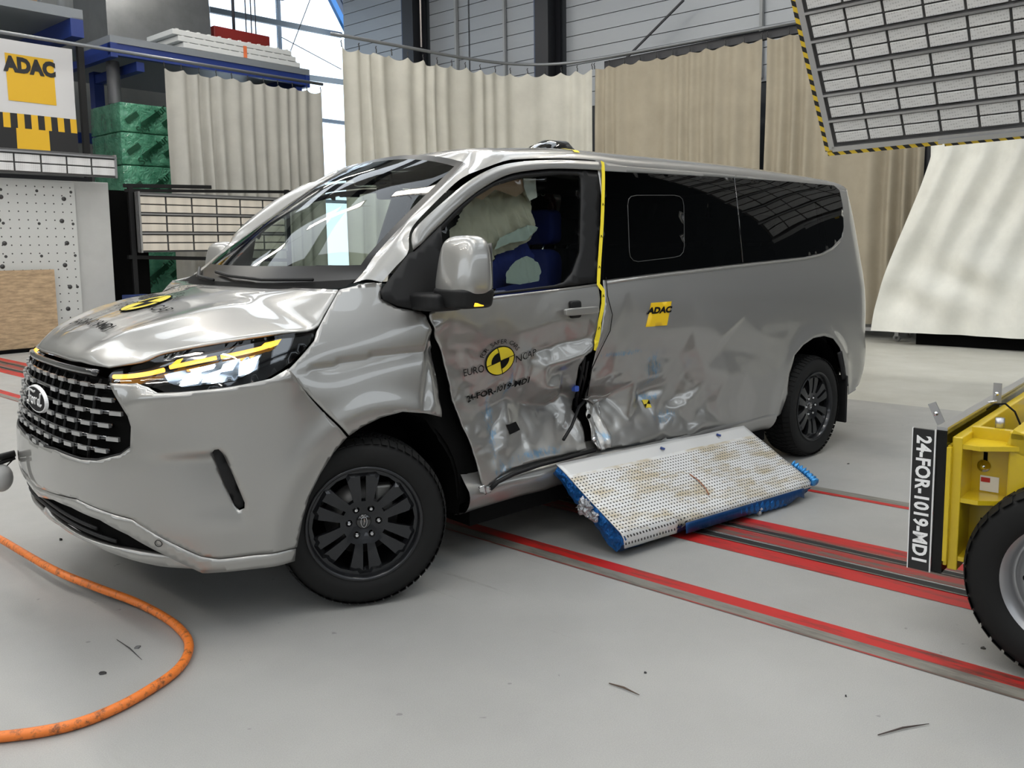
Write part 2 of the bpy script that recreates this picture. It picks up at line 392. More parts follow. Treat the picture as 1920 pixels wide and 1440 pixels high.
def W(x, z):
    w = _wf(z)+( _ws(z)-_wf(z))*sst(-.35, .55, x)-.016*sst(3.0, 4.5, x)
    for cx, cz, r0 in ((.02, .36, .445), (3.5, .37, .47)):
        r = math.hypot(x-cx, z-cz); w += .016*math.exp(-((r-r0)/.06)**2)
    return w
DENT_ON = True
DTAB = None                                  # table of how far the struck flank is pushed in, over (x, z)
DX0, DX1, DZ0, DZ1, DST = .20, 3.20, .20, 1.26, .006
def dent(x, z):
    if not DENT_ON or DTAB is None or x <= DX0 or x >= DX1 or z <= DZ0 or z >= DZ1: return 0.0
    i = (x-DX0)/DST; j = (z-DZ0)/DST; a = int(i); b = int(j)
    if a >= DTAB_NX-1 or b >= DTAB_NZ-1: return 0.0
    i -= a; j -= b; r0, r1 = DTAB[a], DTAB[a+1]
    return (r0[b]*(1-j)+r0[b+1]*j)*(1-i)+(r1[b]*(1-j)+r1[b+1]*j)*i
def outline(x, y, z):                        # < 0 inside
    ay = abs(y); w = W(x, z)-(dent(x, z) if y < 0 else 0)
    if x < XB: return (ay/w)**NF+((XB-x)/(XB-_x0(z)))**NF-1
    if x > XR: return (ay/w)**NR+((x-XR)/(_xe(z)-XR))**NR-1
    return ay/w-1
def hit(px, py, t0=2.2, t1=9.0):             # first meeting of a pixel's ray with the body's outline
    global DENT_ON
    d = [float(q) for q in ray(px, py)]; o = [float(q) for q in CAM]
    def g(t):
        z = o[2]+t*d[2]
        if not .12 < z < 2.04: return 1.0
        x = o[0]+t*d[0]; y = o[1]+t*d[1]
        if y < -1.2 or x > 4.5: return 1.0
        return outline(x, y, z)
    keep = DENT_ON; DENT_ON = False; t = t0; best = (9, t0)
    while t < t1:                            # coarse, undamaged body
        v = g(t)
        if v < best[0]: best = (v, t)
        if v < 0: break
        t += .05
    DENT_ON = keep
    if v >= 0: return CAM+best[1]*np.array(d)
    t -= .13; p = t
    while t < t1 and g(t) >= 0: p = t; t += .02
    a, b = p, t
    for _ in range(16):
        m_ = (a+b)/2
        if g(m_) < 0: b = m_
        else: a = m_
    return CAM+b*np.array(d)
# running coordinate s around the plan outline from the middle of the nose to the middle of the tail
_ph = np.linspace(0, 1, 3000)**1.6*math.pi/2
def _arc(a, b, n):
    X = a*(1-np.cos(_ph)**(2/n)); Y = b*np.sin(_ph)**(2/n); return np.concatenate([[0], np.cumsum(np.hypot(np.diff(X), np.diff(Y)))])
_sF = _arc(.76, .985, NF); LF = _sF[-1]
_phr = (np.linspace(0, 1, 3000)**1.6*math.pi/2); _sR = _arc(.41, .97, NR); LR = _sR[-1]; LS = XR-XB
def body(s, z, side=-1, off=0.0):
    if s <= LF:
        p = float(np.interp(max(s, 0), _sF, _ph)); x0 = _x0(z); x = XB-(XB-x0)*math.cos(p)**(2/NF); y = W(x, z)*math.sin(p)**(2/NF)
    elif s <= LF+LS: x = XB+s-LF; y = W(x, z)
    else:
        p = float(np.interp(max(LF+LS+LR-s, 0), _sR, _phr)); xe = _xe(z); x = XR+(xe-XR)*math.cos(p)**(2/NR); y = W(x, z)*math.sin(p)**(2/NR)
    if side < 0: y -= dent(x, z)
    return np.array([x, side*y, z])
def bodyn(s, z, side=-1, off=0.0):           # the same, pushed out along the surface normal
    p = body(s, z, side)
    if not off: return p
    e = .004; a = body(s+e, z, side)-body(s-e, z, side); b = body(s, z+e, side)-body(s, z-e, side); n = np.cross(a, b)*(-side); l = np.linalg.norm(n)
    if l < 1e-9: return p
    n /= l
    c = np.array([p[0]-1.7, p[1], 0]); 
    if n@np.array([0 if LF < s < LF+LS else (p[0]-1.7), p[1]*4+1e-9*side, 0]) < 0: n = -n
    return p+n*off
def szof(p):                                 # body point -> (s, z)
    x, y, z = p; ay = abs(y); w = W(x, z)-(dent(x, z) if y < 0 else 0)
    if x < XB:
        q = min(1, ay/w)**(NF/2); ph = math.asin(min(1, q)); return (float(np.interp(ph, _ph, _sF)), z)
    if x <= XR: return (LF+x-XB, z)
    q = min(1, ay/w)**(NR/2); ph = math.asin(min(1, q)); return (LF+LS+LR-float(np.interp(ph, _phr, _sR)), z)
def PX(*pts):                                # photo pixels (or ('s', z) fixed points) -> (s, z)
    out = []
    for p in pts:
        if p[0] == 's': out.append((p[1], p[2]))
        else: out.append(szof(hit(*p)))
    return out
def sx(x): return LF+x-XB                    # s of a point on the straight flank
# folds of the struck flank: photo pixel and depth of each corner; flat facets between them, edges slightly rolled
FOLD = [(806, 588, 0), (850, 575, 0), (930, 562, 0), (1045, 548, 0), (1121, 540, 0), (1180, 545, 0), (1300, 560, 0), (1400, 590, 0), (1480, 618, 0), (1478, 700, 0), (1468, 760, 0), (1440, 787, 0),
 (803, 600, .012), (815, 640, .045), (830, 690, .06), (848, 750, .07), (870, 810, .06), (895, 880, .04), (908, 917, .015), (880, 960, .0),
 (850, 600, .012), (862, 640, .045), (880, 690, .07), (905, 740, .095), (900, 620, .015), (935, 640, .03), (940, 680, .052), (965, 720, .085), (980, 625, .018), (985, 665, .045), (1060, 600, .008), (1110, 600, .01),
 (1020, 662, .075), (1060, 648, .075), (1112, 634, .045), (1040, 690, .048), (1075, 678, .026), (1100, 667, .012), (1015, 712, .085), (1058, 708, .095), (1083, 700, .10), (1042, 729, .068), (1064, 730, .060), (1078, 742, .10), (1000, 736, .11),
 (930, 775, .115), (960, 765, .135), (990, 752, .155), (1030, 764, .185), (1072, 769, .20), (905, 800, .085), (918, 840, .06),
 (955, 800, .105), (1010, 800, .135), (1060, 800, .14), (1092, 812, .12), (975, 822, .075), (1000, 838, .085), (1012, 850, .05), (940, 850, .055), (925, 885, .028), (960, 866, .04), (1060, 842, .05), (1100, 836, .055), (1000, 868, .025), (1060, 852, .025), (1103, 844, .03), (940, 892, .01), (1010, 885, .0), (1060, 870, .0),
 (1124, 620, .012), (1124, 645, .02), (1112, 685, .05), (1100, 748, .19), (1114, 790, .14), (1123, 838, .05), (1150, 620, .006), (1160, 645, .022), (1150, 690, .06), (1140, 728, .13), (1163, 700, .045), (1178, 728, .10), (1190, 700, .062),
 (1200, 655, .03), (1240, 672, .065), (1285, 668, .055), (1310, 655, .012), (1350, 634, -.018), (1360, 652, .02), (1300, 615, .004), (1240, 630, .01), (1420, 628, -.006), (1470, 640, -.004), (1420, 660, .006),
 (1130, 758, .20), (1180, 750, .18), (1235, 742, .155), (1290, 746, .105), (1340, 750, .06), (1215, 718, .085), (1250, 706, .06), (1280, 716, .095), (1305, 698, .075), (1330, 690, .03), (1365, 706, .0), (1330, 722, .045), (1400, 700, .002), (1390, 740, .028), (1420, 745, .0), (1440, 715, 0),
 (1150, 800, .10), (1200, 792, .085), (1250, 786, .085), (1225, 770, .12), (1290, 775, .06), (1340, 772, .045), (1352, 752, .028), (1330, 792, .015), (1375, 772, .03), (1143, 834, .03), (1200, 824, .02), (1290, 809, .02), (1362, 796, .015), (1420, 784, .0), (1300, 795, .045), (1250, 808, .045), (1180, 815, .05), (1160, 850, 0), (1280, 830, 0), (1400, 806, 0)]
DENT_ON = False
_P = []; _D = []
for px_, py_, dp in FOLD:
    q = hit(px_, py_); _P.append((q[0], q[2])); _D.append(dp)
for q in ((.2, .2), (.2, .7), (.2, 1.26), (3.2, .2), (3.2, .7), (3.2, 1.26), (1.0, 1.26), (2.0, 1.26), (1.0, .2), (2.0, .2), (.30, 1.1), (.30, .8), (.38, .45)): _P.append(q); _D.append(0.0)
_r = delaunay_2d_cdt([Vector(p) for p in _P], [], [], 0, 1e-7)
_nx, _nz = int((DX1-DX0)/DST)+1, int((DZ1-DZ0)/DST)+1
_gx, _gz = np.meshgrid(DX0+DST*np.arange(_nx), DZ0+DST*np.arange(_nz), indexing='ij'); _T = np.zeros((_nx, _nz)); _src = [min(o) for o in _r[3]]
for f in _r[2]:
    (ax, az), (bx_, bz), (cx_, cz) = [tuple(_r[0][k]) for k in f]; da, db, dc = [_D[_src[k]] for k in f]
    det = (bz-cz)*(ax-cx_)+(cx_-bx_)*(az-cz)
    if abs(det) < 1e-9 or not (da or db or dc): continue
    i0, i1 = int((min(ax, bx_, cx_)-DX0)/DST), int((max(ax, bx_, cx_)-DX0)/DST)+2; j0, j1 = int((min(az, bz, cz)-DZ0)/DST), int((max(az, bz, cz)-DZ0)/DST)+2
    i0, j0 = max(0, i0), max(0, j0); X, Z = _gx[i0:i1, j0:j1], _gz[i0:i1, j0:j1]
    w1 = ((bz-cz)*(X-cx_)+(cx_-bx_)*(Z-cz))/det; w2 = ((cz-az)*(X-cx_)+(ax-cx_)*(Z-cz))/det; w3 = 1-w1-w2; m_ = (w1 >= -1e-6) & (w2 >= -1e-6) & (w3 >= -1e-6)
    _T[i0:i1, j0:j1][m_] = (w1*da+w2*db+w3*dc)[m_]
_k = np.exp(-.5*(np.arange(-6, 7)/1.35)**2); _k /= _k.sum()
_T = np.apply_along_axis(lambda v: np.convolve(np.pad(v, 6, mode='edge'), _k, 'valid'), 0, _T); _T = np.apply_along_axis(lambda v: np.convolve(np.pad(v, 6, mode='edge'), _k, 'valid'), 1, _T)
for i in range(_nx):
    for j in range(_nz):
        if _T[i, j] > .004:
            x, z = _gx[i, j], _gz[i, j]; mk = min(1, _T[i, j]*14); _T[i, j] += mk*(.007*noise.noise(Vector((x*7, z*9, 3.1)))+.006*(.5-abs(noise.noise(Vector((x*11, z*14, 7.7)))*2)))
DTAB_NX, DTAB_NZ = _nx, _nz; DTAB = _T.tolist(); DENT_ON = True
# ================================================================ VAN: materials
def paint_mat():
    m, t, b = nodes('silver_paint'); N = t.nodes; L = t.links
    b.inputs['Metallic'].default_value = .70; b.inputs['Roughness'].default_value = .34; b.inputs['Coat Weight'].default_value = 1.0; b.inputs['Coat Roughness'].default_value = .02
    tc = N.new('ShaderNodeTexCoord'); sp = N.new('ShaderNodeSeparateXYZ'); L.new(tc.outputs['Object'], sp.inputs[0])
    def math_(op, a, b_=None, clamp=False):
        n = N.new('ShaderNodeMath'); n.operation = op; n.use_clamp = clamp
        for k, v in enumerate((a, b_)):
            if v is None: continue
            if isinstance(v, (int, float)): n.inputs[k].default_value = v
            else: L.new(v, n.inputs[k])
        return n.outputs[0]
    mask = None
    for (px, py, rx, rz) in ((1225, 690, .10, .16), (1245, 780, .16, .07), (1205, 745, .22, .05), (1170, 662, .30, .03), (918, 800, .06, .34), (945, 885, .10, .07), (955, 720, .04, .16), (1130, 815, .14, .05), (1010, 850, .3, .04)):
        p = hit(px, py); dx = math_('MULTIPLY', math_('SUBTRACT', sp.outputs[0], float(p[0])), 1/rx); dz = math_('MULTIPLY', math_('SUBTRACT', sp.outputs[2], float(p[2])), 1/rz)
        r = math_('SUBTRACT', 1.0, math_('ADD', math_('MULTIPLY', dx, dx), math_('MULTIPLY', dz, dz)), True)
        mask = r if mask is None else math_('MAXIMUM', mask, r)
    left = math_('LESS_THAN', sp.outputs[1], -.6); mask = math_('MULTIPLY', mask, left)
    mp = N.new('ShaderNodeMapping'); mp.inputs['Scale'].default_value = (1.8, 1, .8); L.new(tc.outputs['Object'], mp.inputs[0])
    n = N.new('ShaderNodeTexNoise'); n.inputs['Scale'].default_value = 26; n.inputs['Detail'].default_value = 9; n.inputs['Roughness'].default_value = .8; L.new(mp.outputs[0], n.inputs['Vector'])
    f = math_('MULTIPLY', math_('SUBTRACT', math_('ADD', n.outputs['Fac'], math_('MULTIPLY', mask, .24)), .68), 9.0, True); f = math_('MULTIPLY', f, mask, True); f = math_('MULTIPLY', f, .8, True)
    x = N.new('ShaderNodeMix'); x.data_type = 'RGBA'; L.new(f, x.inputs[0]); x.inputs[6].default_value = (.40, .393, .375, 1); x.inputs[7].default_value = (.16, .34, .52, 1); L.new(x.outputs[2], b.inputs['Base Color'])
    fl = N.new('ShaderNodeTexNoise'); fl.inputs['Scale'].default_value = 900; L.new(tc.outputs['Object'], fl.inputs['Vector'])
    return m
m_paint = paint_mat()
m_blk = mat('black_plastic', (.010, .010, .0105), .50, spec=.3, bump=.08, bscale=300, bdist=.001)
m_gb = mat('gloss_black', (.006, .006, .007), .06, coat=1.0)
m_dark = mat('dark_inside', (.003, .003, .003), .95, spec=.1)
m_rub = mat('tyre_rubber', (.009, .009, .009), .66, spec=.25, bump=.1, bscale=90, bdist=.002)
m_rim = mat('rim_charcoal', (.022, .023, .026), .3, .6, coat=.4)
m_chr = mat('chrome', (.75, .75, .76), .12, 1.0)
m_dash = mat('grille_dash_silver', (.50, .50, .50), .3, .8)
m_white = mat('white_print', (.85, .85, .85), .4)
m_ink = mat('black_print', (.010, .010, .010), .75, spec=.06)
m_yel = mat('sticker_yellow', (.85, .55, .012), .35)
m_nyel = mat('roundel_yellow', (.78, .62, .03), .35)
m_amber = mat('amber_light', (.9, .4, .05), .3, emit=(1.0, .42, .06), es=2.2)
m_arrow = mat('amber_arrow', (.9, .55, .05), .3, emit=(1.0, .62, .03), es=1.0)
m_led = mat('led_white', (.9, .95, 1), .3, emit=(.80, .90, 1.0), es=9.0)
m_refl = mat('lamp_reflector', (.55, .62, .7), .12, 1.0)
g_ws = glassmat('windscreen_glass', (.70, .78, .74), 1.5, boost=1.0)
g_side = glassmat('door_glass', (.72, .78, .75), 1.5)
g_priv = glassmat('privacy_glass', (.055, .06, .065), 1.5)
g_clear = glassmat('lamp_lens', (.93, .95, .97), 1.45)
van = thing('passenger_van', 'silver long wheelbase passenger van with crushed left flank and lit headlamp', 'van', (0, 0, 0))
def L3(off=0.0, side=-1): return lambda s, z: bodyn(s, z, side, off)
# ---- traced outlines of the left flank (photo pixels), turned into body coordinates
HL_TOP = [(203, 708), (213, 695), (267, 683), (300, 668), (350, 657), (433, 642), (533, 627), (591, 619)]
HL_BOT = [(587, 637), (567, 660), (533, 690), (500, 710), (433, 725), (350, 735), (310, 737), (290, 727), (260, 717), (203, 715)]
P_head = PX(*(HL_TOP+HL_BOT))
P_fender = PX((594, 622), (612, 588), (637, 543), (680, 533), (716, 530), (714, 560), (745, 577), (790, 585), (799, 592), (811, 650), (821, 720), (828, 782), (800, 775), (755, 772), (715, 783), (680, 800), (655, 817), (602, 763), (553, 713), (537, 697), (570, 662), (590, 638))
P_bump = PX((205, 718), (260, 720), (290, 730), (310, 740), (350, 738), (433, 728), (500, 713), (533, 694), (550, 714), (599, 766), (651, 820), (625, 850), (600, 890), (580, 930), (567, 975), (557, 1026), (480, 1039), (410, 1047), (377, 1042), (320, 1016), (247, 972), (143, 934))+[(0, .497), (0, .672)]+PX((103, 844), (150, 862), (180, 864), (225, 853), (245, 839), (248, 800), (242, 780))
(_sv, _zt), (_sl, _zb), (_sw, _zw) = PX((408, 846), (285, 842), (452, 958))
_c0, _c1 = PX((262, 752), (556, 705))
def sculpt(s, z):                            # crease under the lamp and the scoop running into the upright vent
    o = 0.0
    if _c0[0]-.1 < s < _c1[0]+.15:
        zc = _c0[1]+(_c1[1]-_c0[1])*(s-_c0[0])/(_c1[0]-_c0[0]); fade = sst(_c0[0]-.1, _c0[0]+.1, s)*(1-sst(_c1[0]-.1, _c1[0]+.15, s)); d = z-zc
        o += .058*fade*math.exp(-math.sqrt((d/.07)**2+.04)+.2)
    sm_ = _sv+(_sw-_sv)*(z-_zt)/(_zw-_zt); top_ = 1-sst(_zt-.035, _zt+.006, z); k = sst(_sl-.06, sm_-.01, s)*(1-sst(sm_-.005, sm_+.03, s)); bot = sst(_zw-.08, _zt-.02, z)
    o -= .048*k*top_*(.25+.75*bot)*sst(_zw-.09, _zw+.02, z)
    return o
P_vent = PX((397, 850), (402, 843), (410, 842), (417, 850), (438, 893), (459, 943), (459, 955), (450, 960), (441, 952), (420, 910))
panel('front_bumper', P_bump, lambda s, z: bodyn(s, z, -1, sculpt(s, z)), m_paint, van, holes=[P_vent], h=.014, thick=.006, mirror=True)
for sd in (-1, 1): panel('bumper_vent', P_vent, L3(-.03, sd), m_blk, van, h=.03, flip=sd > 0)
P_trim = [(0, .492)]+PX((143, 937), (247, 975), (320, 1019), (377, 1045), (410, 1050), (480, 1042), (555, 1029), (553, 1052), (467, 1068), (380, 1075), (320, 1046), (240, 1003), (187, 975), (133, 951), (100, 937))+[(0, .452)]
panel('bumper_trim', P_trim, L3(), m_paint, van, h=.022, thick=.02, mirror=True)
P_lip = [(0, .400)]+PX((90, 972), (147, 1010), (240, 1036), (318, 1047), (366, 1070), (300, 1066), (260, 1058), (167, 1023), (105, 988))+[(0, .345)]
panel('bumper_lip', P_lip, L3(-.012), m_paint, van, h=.022, thick=.02, mirror=True)
P_int = [(0, .485)]+PX((133, 942), (240, 992), (335, 1046), (300, 1062), (200, 1036), (120, 995))+[(0, .352)]
panel('intake_backing', P_int, L3(-.035), m_dark, van, h=.04, mirror=True)
for q, zc in enumerate((.405, .435)):
    pts = [bodyn(s, zc-.03*(s/.5)**2*.6, -1, -.022) for s in np.linspace(0, .62-.1*q, 14)]; pts = [p*[1, -1, 1] for p in pts[:0:-1]]+pts
    tube('intake_slat', pts, .008, m_blk, van, 6)
_fl = PX((545, 700), (620, 682), (690, 667), (760, 658), (822, 652))
def fsc(s, z):                               # valley of the wing line above the wheel arch
    zc = float(np.interp(s, [p[0] for p in _fl], [p[1] for p in _fl])); d = z-zc; return -.020*math.exp(-math.sqrt((d/.055)**2+.03)+.17)*sst(_fl[0][0]-.02, _fl[0][0]+.22, s)*(.55 if d > 0 else 1)
panel('front_fender', P_fender, lambda s, z: bodyn(s, z, -1, fsc(s, z)), m_paint, van, h=.015, thick=.006)
panel('front_fender', P_fender, L3(0, 1), m_paint, van, h=.035, thick=.006, flip=True)
# ---- grille
P_gr = [(0, .675)]+PX((100, 842), (150, 861), (180, 863), (225, 852), (244, 838), (247, 800), (241, 780), (205, 706))+[(s, 1.005+.012*(1-s/.5)) for s in (.45, .35, .2, .1)]+[(0, 1.017)]
panel('grille_backing', P_gr, L3(-.045), m_dark, van, h=.04, mirror=True)
def ring(name, P, f, r, m, mir=True):
    D = []
    for a, b in zip(P, P[1:]):
        k = max(1, int(math.hypot(b[0]-a[0], b[1]-a[1])/.02)); D += [(a[0]+(b[0]-a[0])*i/k, a[1]+(b[1]-a[1])*i/k) for i in range(k)]
    pts = [f(*p) for p in D+[P[-1]]]; V, Fc = [], []
    P2 = [p*[1, -1, 1] for p in pts[:0:-1]]; tube_into(V, Fc, P2+pts, r, 6); return mesh(name, V, Fc, m, van, True)
ring('grille_frame', P_gr[:-5], L3(-.008), .006, m_blk)
gz = lambda k: .958-.0455*k
def in_gr(s, z): return inpoly((abs(s), z), P_gr)
for k in range(7):
    z = gz(k); segs = [s for s in np.arange(-.62, .621, .02) if in_gr(s, z)]
    if len(segs) > 2:
        pts = [(bodyn(abs(s), z, -1 if s <= 0 else 1, -.022)) for s in segs]; tube('grille_slat', pts, .009, m_gb, van, 6)
dash_me = None
for k in range(7):
    z = gz(k)
    for j in range(-6, 7):
        s = (j+(.5 if k % 2 else 0))*.108
        if not (in_gr(abs(s)+.03, z) and in_gr(max(0, abs(s)-.03), z)): continue
        sd = -1 if s <= 0 else 1; a = bodyn(max(0, abs(s)-.030), z, sd, -.006); b = bodyn(abs(s)+.030, z, sd, -.006)
        if abs(s) < .02: a = bodyn(.030, z, -1, -.006); b = bodyn(.030, z, 1, -.006)
        if (np.hypot(s, (z-.855)*2.4) < .16): continue
        bar('grille_dash', a, b, .010, .015, m_dash, van)
for j in range(-5, 6):
    s = j*.108+.054; pts = [bodyn(abs(s), z, -1 if s <= 0 else 1, -.03) for z in np.linspace(.69, .99, 8) if in_gr(s, z)]
    if len(pts) > 2: tube('grille_rib', pts, .007, m_blk, van, 6)
pts = [bodyn(abs(s), 1.0-.02*0, -1 if s <= 0 else 1, -.004) for s in np.linspace(-.49, .49, 31)]
tube('grille_top_bar', pts, .014, m_gb, van, 8)
# ---- oval badge with hand-written name
bc = body(0, .855)+np.array([-.012, 0, 0])
def oval(r1, r2, x, n=40): return [bc+np.array([x, r1*math.cos(t), r2*math.sin(t)]) for t in np.linspace(0, 2*math.pi, n, endpoint=False)]
def disc(name, r1, r2, x0, x1, m):
    V = oval(r1, r2, x0)+oval(r1*.97, r2*.95, x1); n = 40; return mesh(name, V, [tuple(range(n, 2*n))[::-1]]+[(i, (i+1) % n, n+(i+1) % n, n+i)[::-1] for i in range(n)], m, van)
disc('badge', .150, .056, .012, .000, m_white); disc('badge_face', .141, .050, .010, -.002, mat('badge_black', (.006, .006, .008), .5, spec=.08))
m_bl = mat('badge_script', (.8, .8, .8), .25, .6)
SCR = [[(-.085, .022), (-.06, .034), (-.03, .034), (0, .030), (.015, .036)], [(-.050, .034), (-.055, .01), (-.062, -.012), (-.075, -.022), (-.085, -.016)], [(-.068, .004), (-.05, .008), (-.035, .006)],
       [(-.020, .006), (-.034, -.002), (-.034, -.016), (-.020, -.020), (-.010, -.008), (-.014, .004), (-.022, .006)], [(-.010, .002), (.004, .004), (.010, .008), (.008, -.008), (.006, -.020)], [(.009, -.004), (.018, .006), (.030, .007)],
       [(.062, .004), (.048, .006), (.040, -.006), (.044, -.018), (.056, -.016), (.064, .004)], [(.080, .034), (.070, .012), (.062, -.010), (.068, -.020), (.082, -.012)]]
V, Fc = [], []
for st in SCR: tube_into(V, Fc, [bc+np.array([-.004, -y*1.3, z]) for y, z in crom(st, 14)], .0042, 6)
mesh('badge_script', V, Fc, m_bl, van, True)
# ---- headlamps (left one seen; right one mirrored)
def headlamp(side):
    f = lambda off: L3(off, side); fl = side > 0
    hz = panel('headlamp', P_head, f(-.028), m_gb, van, h=.03, flip=fl)
    lens = panel('lens', P_head, f(.001), g_clear, hz, h=.02, flip=fl, hb=.015)
    def strip(name, pts, w, off, m): 
        q = [bodyn(s, z, side, off) for s, z in PX(*pts)]; return tube(name, crom(q, 24), w, m, hz, 8)
    strip('indicator_strip', [(210, 704), (240, 703), (275, 698), (305, 691)], .0085, -.010, m_amber)
    strip('indicator_strip', [(316, 686), (350, 679), (380, 673), (405, 668)], .0075, -.010, m_amber)
    strip('indicator_strip', [(413, 667), (450, 660), (490, 651), (515, 643)], .0075, -.010, m_amber)
    for A in ([(316, 684), (330, 672), (342, 669), (336, 678), (326, 684)], [(487, 650), (497, 641), (529, 634), (522, 645), (508, 651)]):
        panel('indicator_arrow', PX(*A), f(-.008), m_arrow, hz, h=.02, flip=fl)
    panel('reflector_bowl', PX((302, 697), (405, 675), (492, 660), (484, 690), (440, 712), (340, 724), (312, 715)), f(-.020), m_refl, hz, h=.02, flip=fl)
    for A in ([(345, 700), (375, 688), (368, 716), (333, 722)], [(384, 700), (414, 690), (402, 713), (376, 716)], [(418, 680), (446, 671), (436, 690), (412, 694)], [(450, 676), (488, 664), (478, 690), (448, 703)], [(352, 690), (402, 679), (398, 686), (360, 695)]):
        panel('led_cell', PX(*A), f(-.014), m_led, hz, h=.02, flip=fl)
headlamp(-1); headlamp(1)
# ---- bonnet
E_ = [hit(px, py-4) for px, py in [(205, 692), (267, 682), (300, 668), (350, 657), (433, 642), (533, 627), (588, 620)]]+[hit(608, 587), hit(633, 543)]
Ec = crom(E_, 40); C0 = crom([(-.895, 0, 1.022), (-.868, 0, 1.068), (-.74, 0, 1.145), (-.47, 0, 1.227), (-.24, 0, 1.271), (-.12, 0, 1.285)], 40)
scor = szof(E_[0])[0]; nh = 36
G = np.zeros((40, nh, 3))
cowl = lambda v: np.array([C0[-1][0]+(Ec[-1][0]-C0[-1][0])*v**2.2, Ec[-1][1]*v, C0[-1][2]+(Ec[-1][2]-C0[-1][2])*v**2.3])
for i in range(40):
    t = i/39.
    for j in range(nh):
        v = j/(nh-1.); c, e = C0[i], Ec[i]
        p = np.array([c[0]+(e[0]-c[0])*v**1.7, c[1]+(e[1]-c[1])*v, c[2]+(e[2]-c[2])*v**2.6])
        if i < 14:
            zl = 1.022+(E_[0][2]-1.022)*v; lp = body(scor*v, zl); q0 = np.array([C0[0][0]+(Ec[0][0]-C0[0][0])*v**1.7, Ec[0][1]*v, C0[0][2]+(Ec[0][2]-C0[0][2])*v**2.6]); p = p+(lp+np.array([-.004, 0, 0])-q0)*(1-i/14.)**2
        q1 = np.array([C0[-1][0]+(Ec[-1][0]-C0[-1][0])*v**1.7, Ec[-1][1]*v, C0[-1][2]+(Ec[-1][2]-C0[-1][2])*v**2.6]); p = p+(cowl(v)-q1)*t**4
        p[2] += (.012*math.exp(-((v-.58)/.10)**2)-.006*math.exp(-((v-.35)/.2)**2))*math.sin(math.pi*min(1, t*1.1+.05))**.7
        G[i, j] = p
V = G.reshape(-1, 3); f = grid_faces(40, nh, True); n = len(V); V2 = np.vstack([V, V*[1, -1, 1]]); f2 = f+[tuple(k+n for k in q[::-1]) for q in f]
hood = mesh('bonnet', V2, f2, m_paint, van, True); weld(hood); solid(hood, .008)
HG = G
def hoodpt(x, y, off=.002):                  # a point on the bonnet above plan position (x, y)
    d = (HG[:, :, 0]-x)**2+(HG[:, :, 1]+abs(y))**2; i, j = np.unravel_index(np.argmin(d), d.shape); i = min(max(i, 1), 38); j = min(max(j, 1), nh-2)
    a = HG[i+1, j]-HG[i-1, j]; b = HG[i, j+1]-HG[i, j-1]; nn = np.cross(a, b); nn *= np.sign(nn[2]); nn /= np.linalg.norm(nn); p = HG[i, j]
    yy = -abs(y); z = p[2]-(nn[0]*(x-p[0])+nn[1]*(yy-p[1]))/nn[2]; return np.array([x, y, z+off])
# ---- windscreen
def hity(px, py, fy):
    z = 1.5
    for _ in range(40): p = at(px, py, 'y', fy(z)); z = .5*z+.5*p[2]
    return p
yG = lambda z: -(.825-.195*min(1.1, max(-.1, (z-1.3)/.55)))
GL = [hity(px, py, yG) for px, py in [(662, 531), (684, 507), (702, 480), (742, 435), (790, 386), (832, 343), (868, 304)]]
GLc = crom(GL, 30); WC = crom([(-.160, 0, 1.276), (.045, 0, 1.452), (.27, 0, 1.635), (.52, 0, 1.805), (.765, 0, 1.922)], 30)
def ws(t, v, off=0):                         # t up the glass, v -1..1 across
    i = t*29; k = min(28, int(i)); fr = i-k; g = GLc[k]*(1-fr)+GLc[k+1]*fr; c = WC[k]*(1-fr)+WC[k+1]*fr; a = abs(v)
    p = np.array([c[0]+(g[0]-c[0])*a**2.3, g[1]*a*(1 if v < 0 else -1), c[2]+(g[2]-c[2])*a**2.3]); return p+np.array([-.7, 0, .7])*off
nu, nv = 40, 49; V = [ws(i/(nu-1), -1+2*j/(nv-1)) for i in range(nu) for j in range(nv)]
wsg = mesh('windscreen', V, grid_faces(nu, nv, False), g_ws, van, True); wsg.data.materials.append(mat('screen_border', (.006, .006, .006), .30, spec=.22))
for p in wsg.data.polygons:
    i, j = divmod(min(p.vertices), nv); t = i/(nu-1); v = abs(-1+2*(j+.5)/(nv-1))
    if t < .12 or t > .93 or v > .96: p.material_index = 1
tube('wiper_arm', [ws(.02, -.78, .02), ws(.03, -.4, .02), ws(.05, 0, .02), ws(.07, .25, .018)], .008, m_blk, van, 6)
tube('wiper_arm', [ws(.02, .15, .02), ws(.03, .5, .02), ws(.07, .85, .02)], .008, m_blk, van, 6)
cow = [[ws(0, v)+np.array([-.04, 0, -.015]) for v in np.linspace(-1, 1, 25)], [ws(.03, v) for v in np.linspace(-1, 1, 25)]]
loft('cowl_panel', cow, 25, 2, mat('cowl_black', (.006, .006, .006), .8, spec=.1), van, True)
